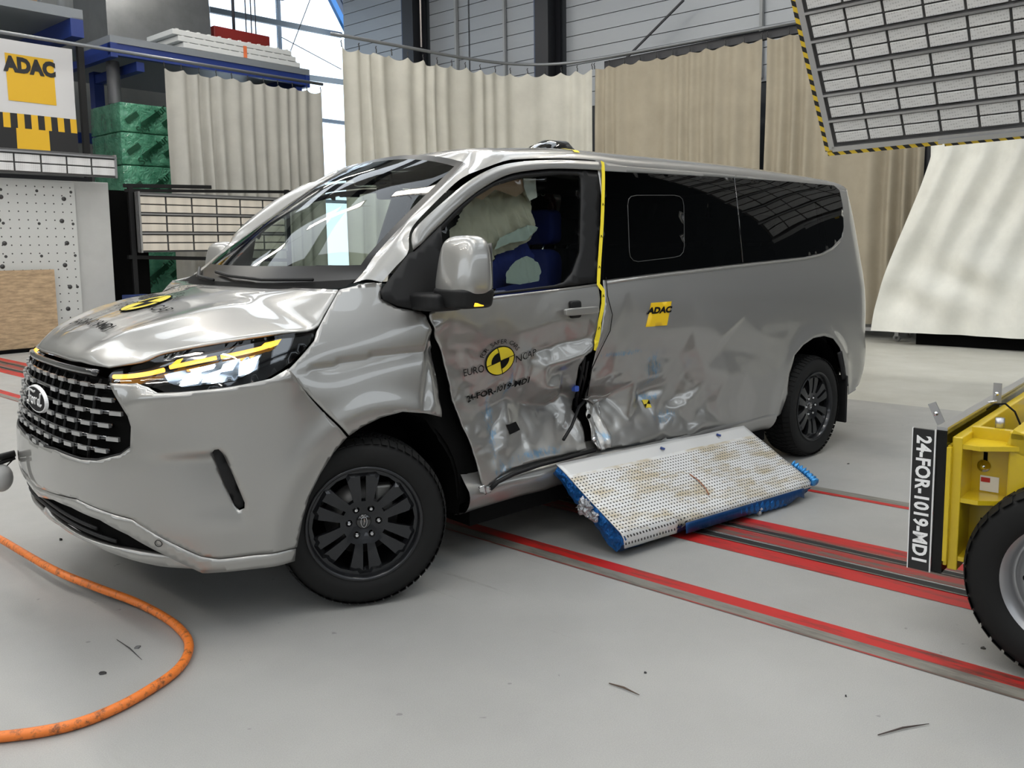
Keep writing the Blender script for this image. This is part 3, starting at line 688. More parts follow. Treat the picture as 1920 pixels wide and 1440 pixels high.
# ---- A pillars, roof
SEAL = [hit(px, py) for px, py in [(716, 529), (740, 502), (765, 473), (767, 441), (778, 419), (815, 380), (856, 341), (880, 326)]]
for sd in (1, -1):
    a = [p*[1, sd, 1] for p in GL]; b = [p*[1, sd, 1] for p in SEAL]; mid = [(crom(a, 8)[i]+crom(b, 8)[i])/2+np.array([-.012, -.014*sd, .014]) for i in range(8)]
    loft('pillar', [a, mid, b], 30, 9, m_paint, van, flip=(sd < 0))
_seal2 = [hit(px, py) for px, py in [(880, 326), (905, 314), (945, 302), (980, 298), (1040, 297), (1102, 299)]]
ze_x = [p[0] for p in _seal2]+[1.75, 2.4, 3.0, 3.6, 4.0, 4.2]; ze_z = [p[2] for p in _seal2]+[1.868, 1.872, 1.866, 1.850, 1.833, 1.820]
zE = spl(ze_x, ze_z, sm=6); zT = spl([.7, .79, 1.0, 1.3, 1.6, 2.0, 2.8, 3.5, 4.0, 4.2, 4.3], [1.895, 1.92, 1.948, 1.968, 1.977, 1.980, 1.976, 1.962, 1.942, 1.928, 1.90])
def roofsec(x, n=41):
    z0 = zE(x); w = W(x, z0)*(1 if x <= XR else max(0, 1-((x-XR)/(_xe(z0)-XR))**NR)**(1/NR)); h = zT(x)-z0; pts = []
    for th in np.linspace(0, math.pi/2, 21): pts.append((x, -w*math.cos(th)**(2/3.4) if th < math.pi/2-1e-6 else 0, z0+h*math.sin(th)**(2/2.3)))
    return crom(pts, n)
xs = [ze_x[0], .85, .95, 1.1, 1.3, 1.5, 1.75, 2.1, 2.5, 2.9, 3.3, 3.6, 3.8, 3.95, 4.08, 4.16, 4.21]
secs = [roofsec(x) for x in xs]
top0 = [ws(1.0, -v)*1.0 for v in np.linspace(1, 0, 30)][::-1]
s0 = crom([SEAL[-1]]+[ws(1.0, -v) for v in (1, .97, .9, .8, .65, .5, .35, .2, .08, 0)], 41); secs[0] = s0
# tail end of the roof rolls down into the rear face
endp = [np.array([min(_xe(1.79)-.004, XR+(_xe(1.79)-XR)*max(0, 1-min(1, abs(p[1])/W(4.2, 1.79))**NR)**(1/NR)), p[1], 1.79]) for p in secs[-1]]
mid = [p*.45+e*.55+np.array([.018, 0, .022])*min(1, (p[2]-1.79)*12) for p, e in zip(secs[-1], endp)]
G = loft_grid([list(s) for s in secs+[np.array(mid), np.array(endp)]], 41, 64)
V = G.reshape(-1, 3); f = grid_faces(41, 64, False); n = len(V); V2 = np.vstack([V, V*[1, -1, 1]]); f2 = f+[tuple(k+n for k in q[::-1]) for q in f]
roof = mesh('roof', V2, f2, m_paint, van, True); weld(roof)
RG = G
# roof aerial pod
pod = [(1.50, .0), (1.56, .055), (1.63, .085), (1.76, .092), (1.80, .05), (1.81, 0)]
V = []; nn = 12
for x, h in pod:
    for k in range(nn+1):
        t = math.pi*k/nn; V.append((x, -.30+.09*math.cos(t)*(1 if h > 0 else .6), 1.960+max(h, .002)*math.sin(t)**.6))
mesh('roof_aerial', V, grid_faces(len(pod), nn+1, True), m_gb, van, True)
# ---- doors and flank, left side traced; right side the same shape undamaged
B_out = [(774, 470), (771, 448), (780, 426), (828, 381), (877, 341), (928, 315), (979, 305), (1050, 302), (1124, 305)]
B_in = [(1124, 320), (1090, 318), (1030, 317), (967, 324), (930, 337), (892, 360), (855, 390), (825, 420), (790, 455)]
P_band = PX(*(B_out+B_in))
P_upper = PX(*([(1125, 322)]+[(x, y+1) for x, y in B_in[1:]]+[(778, 472), (782, 500), (800, 545), (806, 578), (850, 567), (930, 552), (1045, 539), (1121, 529)]))
GLS = [(1091, 335), (1088, 328), (1050, 326), (980, 332), (930, 347), (892, 370), (862, 398), (827, 434), (829, 500), (832, 569), (930, 548), (1042, 534), (1060, 528), (1075, 510), (1089, 472)]
P_glass = PX(*GLS)
P_door = PX((806, 586), (850, 571), (930, 555), (1045, 542), (1121, 532), (1125, 560), (1121, 600), (1113, 640), (1109, 660), (1097, 668), (1086, 685), (1080, 715), (1078, 745), (1072, 768), (1088, 790), (1098, 830), (1101, 842), (1060, 851), (1000, 866), (960, 878), (940, 890), (925, 905), (908, 917), (902, 900), (894, 868), (880, 825), (862, 785), (848, 750), (838, 700), (828, 660), (815, 625), (805, 595))
SW = [(1134, 322), (1300, 330), (1480, 341), (1560, 348), (1573, 357), (1579, 385), (1581, 425), (1577, 445), (1560, 463), (1540, 474), (1510, 481), (1380, 495), (1250, 510), (1134, 524)]
P_sw = PX(*SW)
zrow = [(sx(x), zE(x)) for x in (1.50, 1.8, 2.2, 2.6, 3.0, 3.4, 3.8, 3.94)]+[(sx(3.94)+q, zE(3.94+q*.7)) for q in (.08, .16, .24, .32)]
P_flank = PX((1130, 312), (1132, 400), (1131, 480), (1131, 530), (1134, 565), (1130, 600), (1123, 640), (1117, 662), (1111, 685), (1104, 720), (1098, 748), (1108, 765), (1116, 800), (1122, 842), (1160, 838), (1234, 827), (1362, 803), (1440, 788), (1464, 776), (1477, 739), (1480, 702), (1490, 666), (1506, 647), (1525, 634), (1546, 630), (1563, 635), (1575, 652), (1583, 678), (1586, 704), (1591, 740), (1605, 731), (1613, 725))
send = LF+LS+LR
P_flank = P_flank[1:]+[(send-.70, .50), (send-.62, .60), (send-.60, .9), (send-.60, 1.3), (send-.60, 1.6), (send-.60, 1.80)]+[q for q in zrow[::-1] if q[0] < send-.62]
P_flank = [p for p in P_flank]
panel('side_panel', P_flank, L3(), m_paint, van, holes=[P_sw], h=.014, thick=.005)
DENT = True
def RS(off=0.0): return lambda s, z: bodyn(s, z, 1, off)
panel('side_panel', P_flank, RS(), m_paint, van, holes=[P_sw], h=.05, thick=.005, flip=True)
panel('front_door', P_door, L3(), m_paint, van, h=.0105, thick=.006)
panel('front_door', P_door, RS(), m_paint, van, h=.04, thick=.006, flip=True)
for sd in (-1, 1):
    fl = sd > 0
    bo = [bodyn(s_, z_, sd, .004) for s_, z_ in crom([(a, b, 0) for a, b in P_band[:9]], 40)[:, :2]]; bi = [bodyn(s_, z_, sd, .004) for s_, z_ in crom([(a, b, 0) for a, b in P_band[9:][::-1]], 40)[:, :2]]
    solid(loft('door_frame', [bo, [(a+b)/2+np.array([0, sd*.006, .002]) for a, b in zip(bo, bi)], bi], 60, 7, m_paint, van, flip=not fl), .012, 0)
    panel('window_surround', P_upper, L3(-.003, sd), m_blk, van, holes=[P_glass], h=.03, thick=.02, flip=fl)
    panel('door_window', P_glass, L3(-.012, sd), g_side, van, h=.03, flip=fl)
    panel('side_window', PX((1127, 321), *SW[1:-1], (1124, 526)), L3(.004, sd), g_priv, van, h=.03, flip=fl)
tube('belt_highlight', [bodyn(s_, z_-.012, -1, .0) for s_, z_ in PX((1136, 526), (1200, 517), (1250, 511), (1320, 503), (1380, 496), (1450, 488), (1510, 481), (1540, 474), (1560, 464), (1574, 449))], .0075, m_paint, van, 8)  # tubes added along the belt bend to carry its bright highlight
tube('belt_highlight', [bodyn(s_, z_-.008, -1, .0) for s_, z_ in PX((835, 573), (880, 564), (930, 555), (985, 548), (1045, 541), (1119, 531))], .0065, m_paint, van, 8)
# window joint, opening pane and clip of the long side window
tube('window_joint', [bodyn(*p, -1, .005) for p in PX((1375, 333), (1383, 400), (1391, 492))], .004, m_gb, van, 5)
POPW = PX((1175, 385), (1177, 374), (1182, 369), (1192, 367), (1262, 367), (1272, 369), (1278, 375), (1280, 386), (1281, 462), (1279, 473), (1273, 480), (1262, 483), (1195, 491), (1186, 489), (1180, 482), (1178, 472))
ring2 = [bodyn(*p, -1, .007) for p in densify(POPW, .02)]; tube('opening_pane_seal', ring2+[ring2[0]], .0022, mat('seal_grey', (.05, .05, .05), .4), van, 5)
panel('opening_pane', POPW, L3(.008), glassmat('pane_glass', (.30, .31, .32), 1.5), van, h=.04)
# tail: rear face, lamp, bumper
panel('tailgate', [(send-.62, .62), (send, .62), (send, 1.80), (send-.59, 1.80)], L3(-.004), m_paint, van, h=.05, mirror=True)
panel('rear_bumper', [(send-.74, .46), (send-.62, .42), (send, .42), (send, .66), (send-.60, .66), (send-.66, .56)], L3(.012), m_paint, van, h=.04, thick=.02, mirror=True)
m_tail = mat('tail_lamp_red', (.20, .012, .012), .12, coat=1)
for sd in (-1, 1): panel('tail_lamp', [(send-.64, .92), (send-.50, .90), (send-.50, 1.42), (send-.62, 1.36)], L3(.008, sd), m_tail, van, h=.05, thick=.02, flip=sd > 0)
for sd in (-1, 1): panel('rear_pillar_trim', [(send-.62, 1.46), (send-.55, 1.46), (send-.55, 1.76), (send-.60, 1.76)], L3(.010, sd), m_gb, van, h=.05, thick=.015, flip=sd > 0)
# sill under the doors
for sd in (-1, 1):
    top = []; 
    def sill(x, o, z): p = body(sx(x), z, sd); return p+np.array([0, -sd*o, 0])
    X = np.linspace(.50, 3.02, 60); C = [[sill(x, .075, .46) for x in X], [sill(x, .03, .40) for x in X], [sill(x, -.006, .355) for x in X], [sill(x, .0, .30) for x in X], [sill(x, .035, .255) for x in X], [sill(x, .10, .235) for x in X]]
    loft('sill', C, 60, 14, m_paint, van, flip=(sd > 0))
# ---- black shell added behind the gaps to keep them dark, wheel housings, floor
def arcpts(cx, cz, r, a0, a1, n=14): return [(sx(cx)+r*math.cos(math.radians(a)), cz+r*math.sin(math.radians(a))) for a in np.linspace(a0, a1, n)]
sh = [(0, .34), (sx(-.44), .28)]+arcpts(.02, .34, .46, 180, 0)+[(sx(.50), .30), (sx(3.02), .30)]+arcpts(3.5, .36, .475, 180, 0)+[(send-.6, .5), (send-.6, 1.24), (sx(1.5), 1.24), (sx(.1), 1.20), (sx(-.24), 1.06), (.5, .98), (0, .98)]
panel('gap_dark_shell', sh, lambda s, z: bodyn(s, z, -1, -.05-.06*(1-sst(LF-.25, LF, s))), m_dark, van, h=.03, mirror=False); panel('gap_dark_shell', sh, L3(-.05, 1), m_dark, van, h=.08, flip=True)
for cx, r in ((.02, .455), (3.5, .47)):
    for sd in (-1, 1):
        V = [];
        for yy in (.93, .62):
            for a in np.linspace(-12, 192, 25): V.append((cx+r*math.cos(math.radians(a)), sd*yy, .355+r*math.sin(math.radians(a))))
        f = grid_faces(2, 25); b = len(V); V.append((cx, sd*.62, .355)); f += [(25+i, 26+i, b) for i in range(24)]
        mesh('wheel_housing', V, f, m_dark, van, True)
box('underbody_light_block', (1.98, 0, .25), (4.6, 1.4, .12), m_dark, van); box('underbody_light_block', (1.76, 0, .245), (2.45, 1.84, .11), m_dark, van); box('bulkhead', (-.05, 0, .75), (.04, 1.5, .95), m_dark, van); box('engine_block', (-.42, 0, .62), (.72, 1.1, .62), m_dark, van)  # dark slabs under the van, widened and lowered to block light there
for sd in (-1, 1):
    md = box('mud_flap', (3.93, sd*.90, .34), (.02, .20, .34), m_blk, van, bev=.008)
panel('arch_trim', PX((1570, 662), (1578, 658), (1584, 690), (1586, 712), (1578, 712), (1576, 690)), L3(.004), m_blk, van, h=.03, thick=.01)
# ---- wheels
def tyre_prof(R, w):
    h = w/2; return [(R*.66, -h*.80), (R*.70, -h*.95), (R*.80, -h*1.0), (R*.90, -h*.98), (R*.955, -h*.90), (R*.985, -h*.74), (R, -h*.45), (R, h*.45), (R*.985, h*.74), (R*.955, h*.90), (R*.90, h*.98), (R*.80, h), (R*.70, h*.95), (R*.66, h*.80)]
def make_tyre(R, w, nb=64, name='wheel', parent=None, m=None):
    V, Fc = [], []; lathe_into(V, Fc, tyre_prof(R*.986, w), 72, 'y')
    for k in range(nb):                      # tread blocks over the shoulder and crown
        t = 2*math.pi*k/nb
        for (ya, yb, ra, rb, sh) in ((-w*.49, -w*.27, .955, 1.0, .0), (-w*.25, -w*.09, 1.0, 1.0, .3), (-w*.075, w*.075, 1.0, 1.0, .6), (w*.09, w*.25, 1.0, 1.0, .3), (w*.27, w*.49, 1.0, .955, .0)):
            b = len(V); dt = 2*math.pi/nb*.78; tt = t+sh*2*math.pi/nb
            for (y, r) in ((ya, ra), (yb, rb)):
                for tk in (tt, tt+dt):
                    for q in (R*.962, R*r): V.append((q*math.cos(tk), y, q*math.sin(tk)))
            for q in ((0, 2, 3, 1), (4, 5, 7, 6), (0, 1, 5, 4), (2, 6, 7, 3), (1, 3, 7, 5)): Fc.append(tuple(b+i for i in q))
    o = mesh(name, V, Fc, m or m_rub, parent); o.data.polygons.foreach_set('use_smooth', [i < 72*13 for i in range(len(o.data.polygons))]); return o
RW = .345
def rim2d():
    out = [(.226*math.cos(t), .226*math.sin(t)) for t in np.linspace(0, 2*math.pi, 72, endpoint=False)]; holes = []
    for k in range(6):
        a = math.radians(90+60*k)
        def rt(r, w): return (r*math.cos(a)-w*math.sin(a), r*math.sin(a)+w*math.cos(a))
        holes.append([rt(.088, -.0085), rt(.088, .0085), rt(.196, .0120), rt(.196, -.0120)])
        b = a+math.radians(30)
        pw = [(.092+.004, b-.10), (.092+.004, b+.10), (.150, b+.165), (.203, b+.185), (.206, b), (.203, b-.185), (.150, b-.165)]
        holes.append([(r*math.cos(t), r*math.sin(t)) for r, t in pw])
        c = a+math.radians(30); holes.append([(.060*math.cos(c)+.0145*math.cos(t), .060*math.sin(c)+.0145*math.sin(t)) for t in np.linspace(0, 2*math.pi, 12, endpoint=False)])
    return out, holes
_r2 = cdt(*rim2d(), h=.016)
def make_wheel(loc, rz, side):
    w = make_tyre(RW, .215, 60, 'wheel', van); w.location = loc; w.rotation_euler = (0, 0, rz if side < 0 else rz+math.pi)
    def dish(r): return -.088+.030*math.exp(-(r/.085)**2)+.010*(r > .2)
    V = [(x, dish(math.hypot(x, z)), z) for x, z in _r2[0]]
    fc = mesh('rim', V, _r2[1], m_rim, w); solid(fc, .022, -1 if True else 1)
    lathe('rim_barrel', [(.236, -.104), (.230, -.108), (.222, -.100), (.218, -.080), (.205, -.03), (.20, .09)], m_rim, w, 64)
    lathe('brake_disc', [(.15, .02), (.15, .0), (.05, .0), (.0, .0)], mat('brake_iron', (.16, .155, .15), .4, .9), w, 40)
    lathe('wheel_back', [(.215, .085), (.0, .085)], m_dark, w, 32)
    lathe('hub_cap', [(.0, -.070), (.026, -.069), (.031, -.064), (.032, -.05)], m_gb, w, 24)
    V, Fc = [], []; tube_into(V, Fc, [(.012*math.cos(t)*1.0, -.0705, .022*math.sin(t)) for t in np.linspace(0, 2*math.pi, 25)], .0012, 5); tube_into(V, Fc, [(.001, -.0705, .014), (.003, -.0705, .0), (-.002, -.0705, -.012)], .002, 5); mesh('cap_emblem', V, Fc, m_chr, w)
    for k in range(6):
        a = math.radians(120+60*k); lathe('lug_nut', [(.0, -.078), (.006, -.077), (.0095, -.072), (.0095, -.05)], m_chr, w, 6, c=(.060*math.cos(a), 0, .060*math.sin(a)), smooth=False)
    box('brake_caliper', (.09, -.005, .07), (.07, .06, .13), mat('caliper_grey', (.25, .25, .24), .5, .6), w, bev=.01)
    return w
make_wheel((0, -.875, RW), math.radians(-24), -1); make_wheel((3.5, -.885, RW), 0, -1)
make_wheel((0, .875, RW), math.radians(-24), 1); make_wheel((3.5, .885, RW), 0, 1)
# ---- door mirrors
P_sail = PX((712, 547), (740, 510), (767, 475), (776, 472), (824, 424), (829, 470), (829, 566), (803, 580), (790, 583), (745, 574), (718, 563))
def rbox(name, c, sx_, m, parent, lv=3, taper=None, rot=None, cuts=2):
    bm = bmesh.new(); bx(bm, (0, 0, 0), sx_); 
    if taper:
        for v in bm.verts: v.co = Vector(taper(*v.co))
    bmesh.ops.subdivide_edges(bm, edges=bm.edges[:], cuts=cuts, use_grid_fill=True)
    o = bmobj(name, bm, m, parent, True); o.location = c
    if rot: o.rotation_euler = rot
    md = o.modifiers.new('s', 'SUBSURF'); md.levels = lv; md.render_levels = lv; return o
for sd in (-1, 1):
    panel('mirror_sail', P_sail, L3(.012, sd), m_blk, van, h=.03, thick=.02, flip=sd > 0)
    mr = rbox('mirror_housing', (.335, sd*1.150, 1.360), (.18, .27, .27), m_paint, van, 3, lambda x, y, z: (x*(1-.30*(z > 0))+(.02 if z > 0 else 0), y*(1-.16*(z > 0)), z), (0, 0, sd*.10), 1)
    rbox('mirror_lower', (.34, sd*1.150, 1.245), (.175, .25, .085), m_blk, van, 3, lambda x, y, z: (x*(1-.1*(z < 0)), y*(1-.12*(z < 0)), z), (0, 0, sd*.10))
    rbox('mirror_arm', (.30, sd*1.0, 1.225), (.16, .24, .075), m_blk, van, 3)
    box('mirror_indicator', (.330, sd*1.258, 1.222), (.05, .010, .018), m_arrow, van, bev=.004)
    box('mirror_glass', (.414, sd*1.155, 1.372), (.004, .18, .18), m_chr, van)
# ================================================================ VAN: cabin, prints, tapes
m_cab = mat('cabin_trim', (.022, .025, .027), .65, bump=.1, bscale=200, bdist=.001); m_seat = mat('seat_fabric', (.016, .016, .018), .85, bump=.2, bscale=220, bdist=.001)
m_bluef = mat('blue_fabric', (.015, .03, .22), .8); m_bag = mat('airbag_fabric', (.66, .60, .48), .8, bump=.3, bscale=25, bdist=.01); m_bagw = mat('airbag_pale', (.70, .78, .72), .8, bump=.3, bscale=30, bdist=.01); m_tan = mat('airbag_tan', (.55, .36, .24), .8)
# headliner under the roof skin
hl = RG[:, 10:-3].copy(); hl[:, :, 2] -= .035; hl[:, :, 1] *= .97; V = hl.reshape(-1, 3); f = grid_faces(hl.shape[0], hl.shape[1]); n = len(V)
mesh('headliner', np.vstack([V, V*[1, -1, 1]]), f+[tuple(k+n for k in q[::-1]) for q in f], m_cab, van, True)
# dashboard: a loft across the cabin
sec = [(-.10, 1.20), (.05, 1.215), (.22, 1.225), (.36, 1.215), (.44, 1.17), (.46, 1.02), (.40, .80)]
loft('dashboard', [[(x-.10*(y/.8)**2*0, y, z+.015*math.cos(y*3.2)) for x, z in sec] for y in np.linspace(-.80, .80, 15)], 24, 30, m_cab, van)
rbox('instrument_hood', (.36, -.40, 1.235), (.24, .42, .09), m_cab, van, 2)
box('centre_screen', (.42, -.02, 1.30), (.025, .33, .13), m_gb, van, ax=((.96, 0, .28), (0, 1, 0), (-.28, 0, .96)), bev=.008)
V, Fc = [], []; tube_into(V, Fc, [(.62+.07*math.sin(t), -.40+.19*math.cos(t), 1.10+.175*math.sin(t)) for t in np.linspace(0, 2*math.pi, 33)], .016, 8)
for t in (0, math.pi, -math.pi/2): tube_into(V, Fc, [(.60, -.40, 1.10), (.62+.07*math.sin(t), -.40+.18*math.cos(t), 1.10+.17*math.sin(t))], .018, 6)
mesh('steering_wheel', V, Fc, m_cab, van, True); tube('steering_column', [(.38, -.40, 1.02), (.61, -.40, 1.10)], .04, m_cab, van, 10)
def seat(x, y, m, w=.48, tilt=.22, arm=False):
    q = rbox('seat', (x, y, .80), (.50, w, .17), m, van, 2)
    rbox('backrest', (.27+.06, 0, .32), (.14, w*.94, .62), m, q, 2, lambda a, b, c: (a+c*tilt, b*(1-.12*(c > 0)), c)); rbox('headrest', (.36+.09, 0, .75), (.10, .27, .19), m, q, 2)
    for s in (-.06, .06): tube('headrest_post', [(.34+.06, s, .58), (.36+.07, s, .68)], .007, m_chr, q, 6)
    box('seat_base', (0, 0, -.25), (.42, w*.8, .36), m_dark, q)
seat(1.02, -.42, m_bluef); seat(1.02, .42, m_seat)
for x in (2.15, 3.05):
    for y in (-.50, 0, .50): seat(x, y, m_seat, .44)
box('cabin_floor', (2.2, 0, .45), (4.0, 1.5, .04), m_dark, van)
# rear-view mirror and camera pod at the top of the screen
pm_ = ws(.86, -.02, -.03); rbox('screen_sensor_pod', pm_+np.array([.02, 0, -.03]), (.14, .20, .08), m_gb, van, 2); rbox('rear_view_mirror', pm_+np.array([.10, -.03, -.10]), (.03, .22, .07), m_gb, van, 2)
# deployed airbags hanging inside the driver's window
def cloth(name, px, off, m, amp=.03, sc=7, h=.02):
    P = PX(*px)
    def f(s, z):
        p = body(s, z); w = p.copy(); nz = noise.noise(Vector((s*sc, z*sc*.7, off*9))); n2 = 1-abs(2*noise.noise(Vector((s*sc*2.6+4, z*sc*1.1, 2.2))))+.5*(1-abs(2*noise.noise(Vector((s*sc*5+z*20, z*sc*2, 5.2))))); return p+np.array([0, -off+amp*nz+amp*.6*n2, 0])
    return panel(name, P, f, m, van, h=h*.6)
cloth('curtain_airbag', [(968, 336), (1010, 330), (1048, 331), (1052, 370), (1056, 420), (1046, 450), (1020, 468), (985, 480), (965, 500), (938, 498), (930, 470), (905, 448), (893, 440), (915, 405), (932, 372), (940, 352)], -.20, m_bag, .04)
cloth('airbag_patch', [(950, 344), (1022, 331), (1030, 352), (1012, 366), (970, 352), (945, 372), (930, 366), (935, 350)], -.155, m_tan, .012, 12)
cloth('airbag_fold', [(1022, 330), (1046, 331), (1050, 366), (1034, 374), (1026, 352)], -.15, mat('airbag_white', (.8, .78, .72), .7), .01, 12)
cloth('airbag_fold', [(980, 445), (1030, 420), (1050, 425), (1030, 450), (1000, 455), (972, 468)], -.15, m_bagw, .02)
cloth('side_airbag', [(983, 532), (984, 512), (1000, 490), (1022, 480), (1042, 492), (1050, 510), (1044, 528), (1010, 535)], -.12, m_bagw, .015, 10)
cloth('seat_cover', [(955, 540), (968, 510), (990, 490), (1015, 455), (1050, 450), (1070, 480), (1066, 510), (1040, 534), (990, 545)], -.24, m_bluef, .02)
# ---- prints on the struck door: roundel and lettering (traced direction of the lettering)
def affine(o, u, v):                         # pixel basis -> local map on the body surface
    O, U, Q = [np.array(q) for q in PX(o, (o[0]+u[0]*40, o[1]+u[1]*40), (o[0]+v[0]*40, o[1]+v[1]*40))]; U = (U-O)/40; Q = (Q-O)/40
    return lambda a, b: O+U*a+Q*b
def decal_f(o, u, v, off=.0025): A = affine(o, u, v); return lambda a, b: bodyn(*A(a, b), -1, off)
def fan(r, n=36, a0=0, a1=2*math.pi): return [(r*math.cos(t), r*math.sin(t)) for t in np.linspace(a0, a1, n, endpoint=(a1-a0 < 6.2))]
def roundel(mapf, R, parent, tilt=0):
    def grp(poly, nm, m, lift, h=None): panel(nm, poly, lambda a, b: mapf(a, b, lift), m, parent, h=h or R*.25, smooth=True)
    grp(fan(R), 'roundel_rim', m_ink, .0020); grp(fan(R*.93), 'roundel', m_nyel, .0030)
    for a in (math.radians(100+tilt), math.radians(280+tilt)): grp([(0, 0)]+fan(R*.62, 10, a, a+math.pi/2), 'roundel_quarter', m_ink, .0040)
    for a in (math.radians(100+tilt), math.radians(10+tilt)):
        c, s = math.cos(a), math.sin(a); w = R*.025; grp([(-R*c-w*s, -R*s+w*c), (R*c-w*s, R*s+w*c), (R*c+w*s, R*s-w*c), (-R*c+w*s, -R*s-w*c)], 'roundel_line', m_ink, .0040)
def arc_text(s, R, a0, a1, size, mapf, parent, bold=0):
    for k, ch in enumerate(s):
        if ch == ' ': continue
        t = math.radians(a0+(a1-a0)*k/(len(s)-1)); V, Fc = text2d(ch, size, bold); c, q = math.sin(t), math.cos(t)
        mesh('lettering', [mapf(R*c+x*q+y*c, R*q-x*c*1.0+y*q, .003) for x, y in V], Fc, m_ink, parent)
A_d = affine((937, 676), (.96, -.28), (-.05, -1.0))
fd = lambda a, b, o=.003: bodyn(*A_d(a, b), -1, o+.003)
roundel(fd, 27, van, 0)
arc_text('FOR SAFER CARS', 35, -62, 66, 11, fd, van)
text_on('lettering', 'EURO', lambda x, y: fd(x*.68-46, y-6), m_ink, van, size=19, cut=4, space=1.0)
text_on('lettering', 'NCAP', lambda x, y: fd(x*.95+53, y-6), m_ink, van, size=19, cut=4, space=1.05)
text_on('lettering', '24-FOR-1019-MD1', lambda x, y: fd(x-1, y-55), m_ink, van, size=16, bold=.42, cut=4)
# same print on the bonnet, reading towards the nose
hc = None
z = 1.2
hx, hy = at(274, 568, 'y', 0.0)[0], 0.0
fh = lambda a, b, o=.003: hoodpt(hx+b*.0042, hy-a*.0042, o+.004)
roundel(fh, 26, van, 0); arc_text('FOR SAFER CARS', 34, -62, 66, 11, fh, van)
text_on('lettering', 'EURO', lambda x, y: fh(x-44, y-6), m_ink, van, size=19, cut=4); text_on('lettering', 'NCAP', lambda x, y: fh(x+50, y-6), m_ink, van, size=19, cut=4); text_on('lettering', '24-FOR-1019-MD1', lambda x, y: fh(x-1, y-54), m_ink, van, size=15.5, bold=.3, cut=4)
# club sticker on the flank
ST = [(1220, 568), (1259, 565), (1250, 610), (1210, 613)]
panel('club_sticker', PX(*ST), L3(.002), m_yel, van, h=.03)
A_s = decal_f((1236.8, 582), (1, -.07), (.22, -1.0), .0035); text_on('lettering', 'ADAC', A_s, m_ink, van, size=15.5, bold=.9, cut=5, space=1.0)
# yellow tape down the B pillar, with black arrow marks
TP = [(1128, 304), (1129, 360), (1127, 420), (1123, 480), (1120, 533), (1129, 545), (1129, 570), (1122, 605), (1120, 630), (1113, 656)]
tp = PX(*TP)
def tape(pts, w, off, m, name):
    V = []; P = [np.array(p) for p in pts]
    D = []
    for a, b in zip(P, P[1:]): k = max(1, int(np.linalg.norm(b-a)/.02)); D += [a+(b-a)*i/k for i in range(k)]
    D.append(P[-1])
    for i, p in enumerate(D):
        t = D[min(i+1, len(D)-1)]-D[max(0, i-1)]; t = t/np.linalg.norm(t); q = np.array([-t[1], t[0]])
        V += [bodyn(*(p+q*w/2), -1, off), bodyn(*(p-q*w/2), -1, off)]
    return mesh(name, V, [(2*i, 2*i+1, 2*i+3, 2*i+2) for i in range(len(D)-1)], m, van)
m_tape = mat('tape_yellow', (.90, .72, .03), .5); tape(tp, .024, .007, m_tape, 'marking_tape')
for k in (1, 2, 3, 5, 7): 
    s, z_ = np.array(tp[k])*.6+np.array(tp[k+1])*.4; tube('tape_mark', [bodyn(s-.006, z_-.006, -1, .009), bodyn(s, z_+.006, -1, .009), bodyn(s+.006, z_-.006, -1, .009)], .0015, m_ink, van, 4)
def roofpt(x, y):
    d = (RG[:, :, 0]-x)**2+(RG[:, :, 1]-y)**2; i, j = np.unravel_index(np.argmin(d), d.shape); return RG[i, j]+np.array([0, 0, .004])
rp = [onpl(px, py, HZ, 1.93) for px, py in ((1093, 285), (1104, 300))]
tape_r = [bodyn(sx(1.43), zE(1.43)+dz, -1, .004) for dz in (-.012, .0)]
c0 = [roofpt(1.40, y) for y in (-.79, -.77, -.74, -.70)]; mesh('marking_tape', [p+np.array([dx, 0, 0]) for p in c0 for dx in (-.02, .02)], [(2*i, 2*i+1, 2*i+3, 2*i+2) for i in range(3)], m_tape, van)
# small marks on the struck metal
panel('black_patch', PX((948, 797), (966, 791), (974, 806), (955, 815)), L3(.004), m_ink, van, h=.02)
mk = affine((1212, 757), (1, -.1), (0, -1)); mf = lambda a, b, o: bodyn(*mk(a, b), -1, .004+o); panel('target_mark', [(-5, -7), (5, -7), (5, 7), (-5, 7)], lambda a, b: mf(a, b, 0), m_nyel, van, h=4)
for s in (1, -1): panel('target_mark', [(0, 0), (5*s, -1), (5*s, 7*s)], lambda a, b: mf(a, b, .002), m_ink, van, h=4)
# door handle with its dark thumb recess
def px3(px, py, off): s, z_ = szof(hit(px, py)); return bodyn(s, z_, -1, off)
ha, hb_ = px3(1056, 588, .022), px3(1106, 578, .022); hm = (ha+hb_)/2
rbox('handle_recess', px3(1077, 580, .0), (.075, .034, .085), m_blk, van, 2)
g = rbox('door_handle', hm+np.array([0, -.012, 0]), (.235, .026, .036), m_paint, van, 3)
# torn door edge: dark lock hardware, blue plug, bent lock strips and the hanging rod
for pts, r in (([(1100, 672), (1094, 700), (1086, 735), (1082, 760)], .010), ([(1106, 680), (1100, 710), (1092, 742)], .007), ([(1090, 690), (1098, 720), (1088, 750)], .006)):
    tube('lock_bracket', [px3(x, y, -.015) for x, y in pts], r, m_blk, van, 8)
rbox('blue_plug', px3(1078, 727, .006), (.03, .03, .03), mat('plug_blue', (.06, .13, .55), .4), van, 2)
tube('hanging_rod', [px3(1092, 755, .02), px3(1072, 770, .05), px3(1058, 800, .06), px3(1043, 833, .055)], .0085, m_blk, van, 8)
m_bent = mat('bare_metal', (.55, .55, .55), .22, .9)
def crumple(name, px, amp, m, off=.015):
    P = PX(*px)
    def f(s, z): p = bodyn(s, z, -1, off); return p+np.array([.4, -1, .2])*amp*(noise.noise(Vector((s*20, z*9, 1.5)))+.6*(1-abs(2*noise.noise(Vector((s*30, z*10, 6))))))
    return panel(name, P, f, m, van, h=.008, thick=.003)
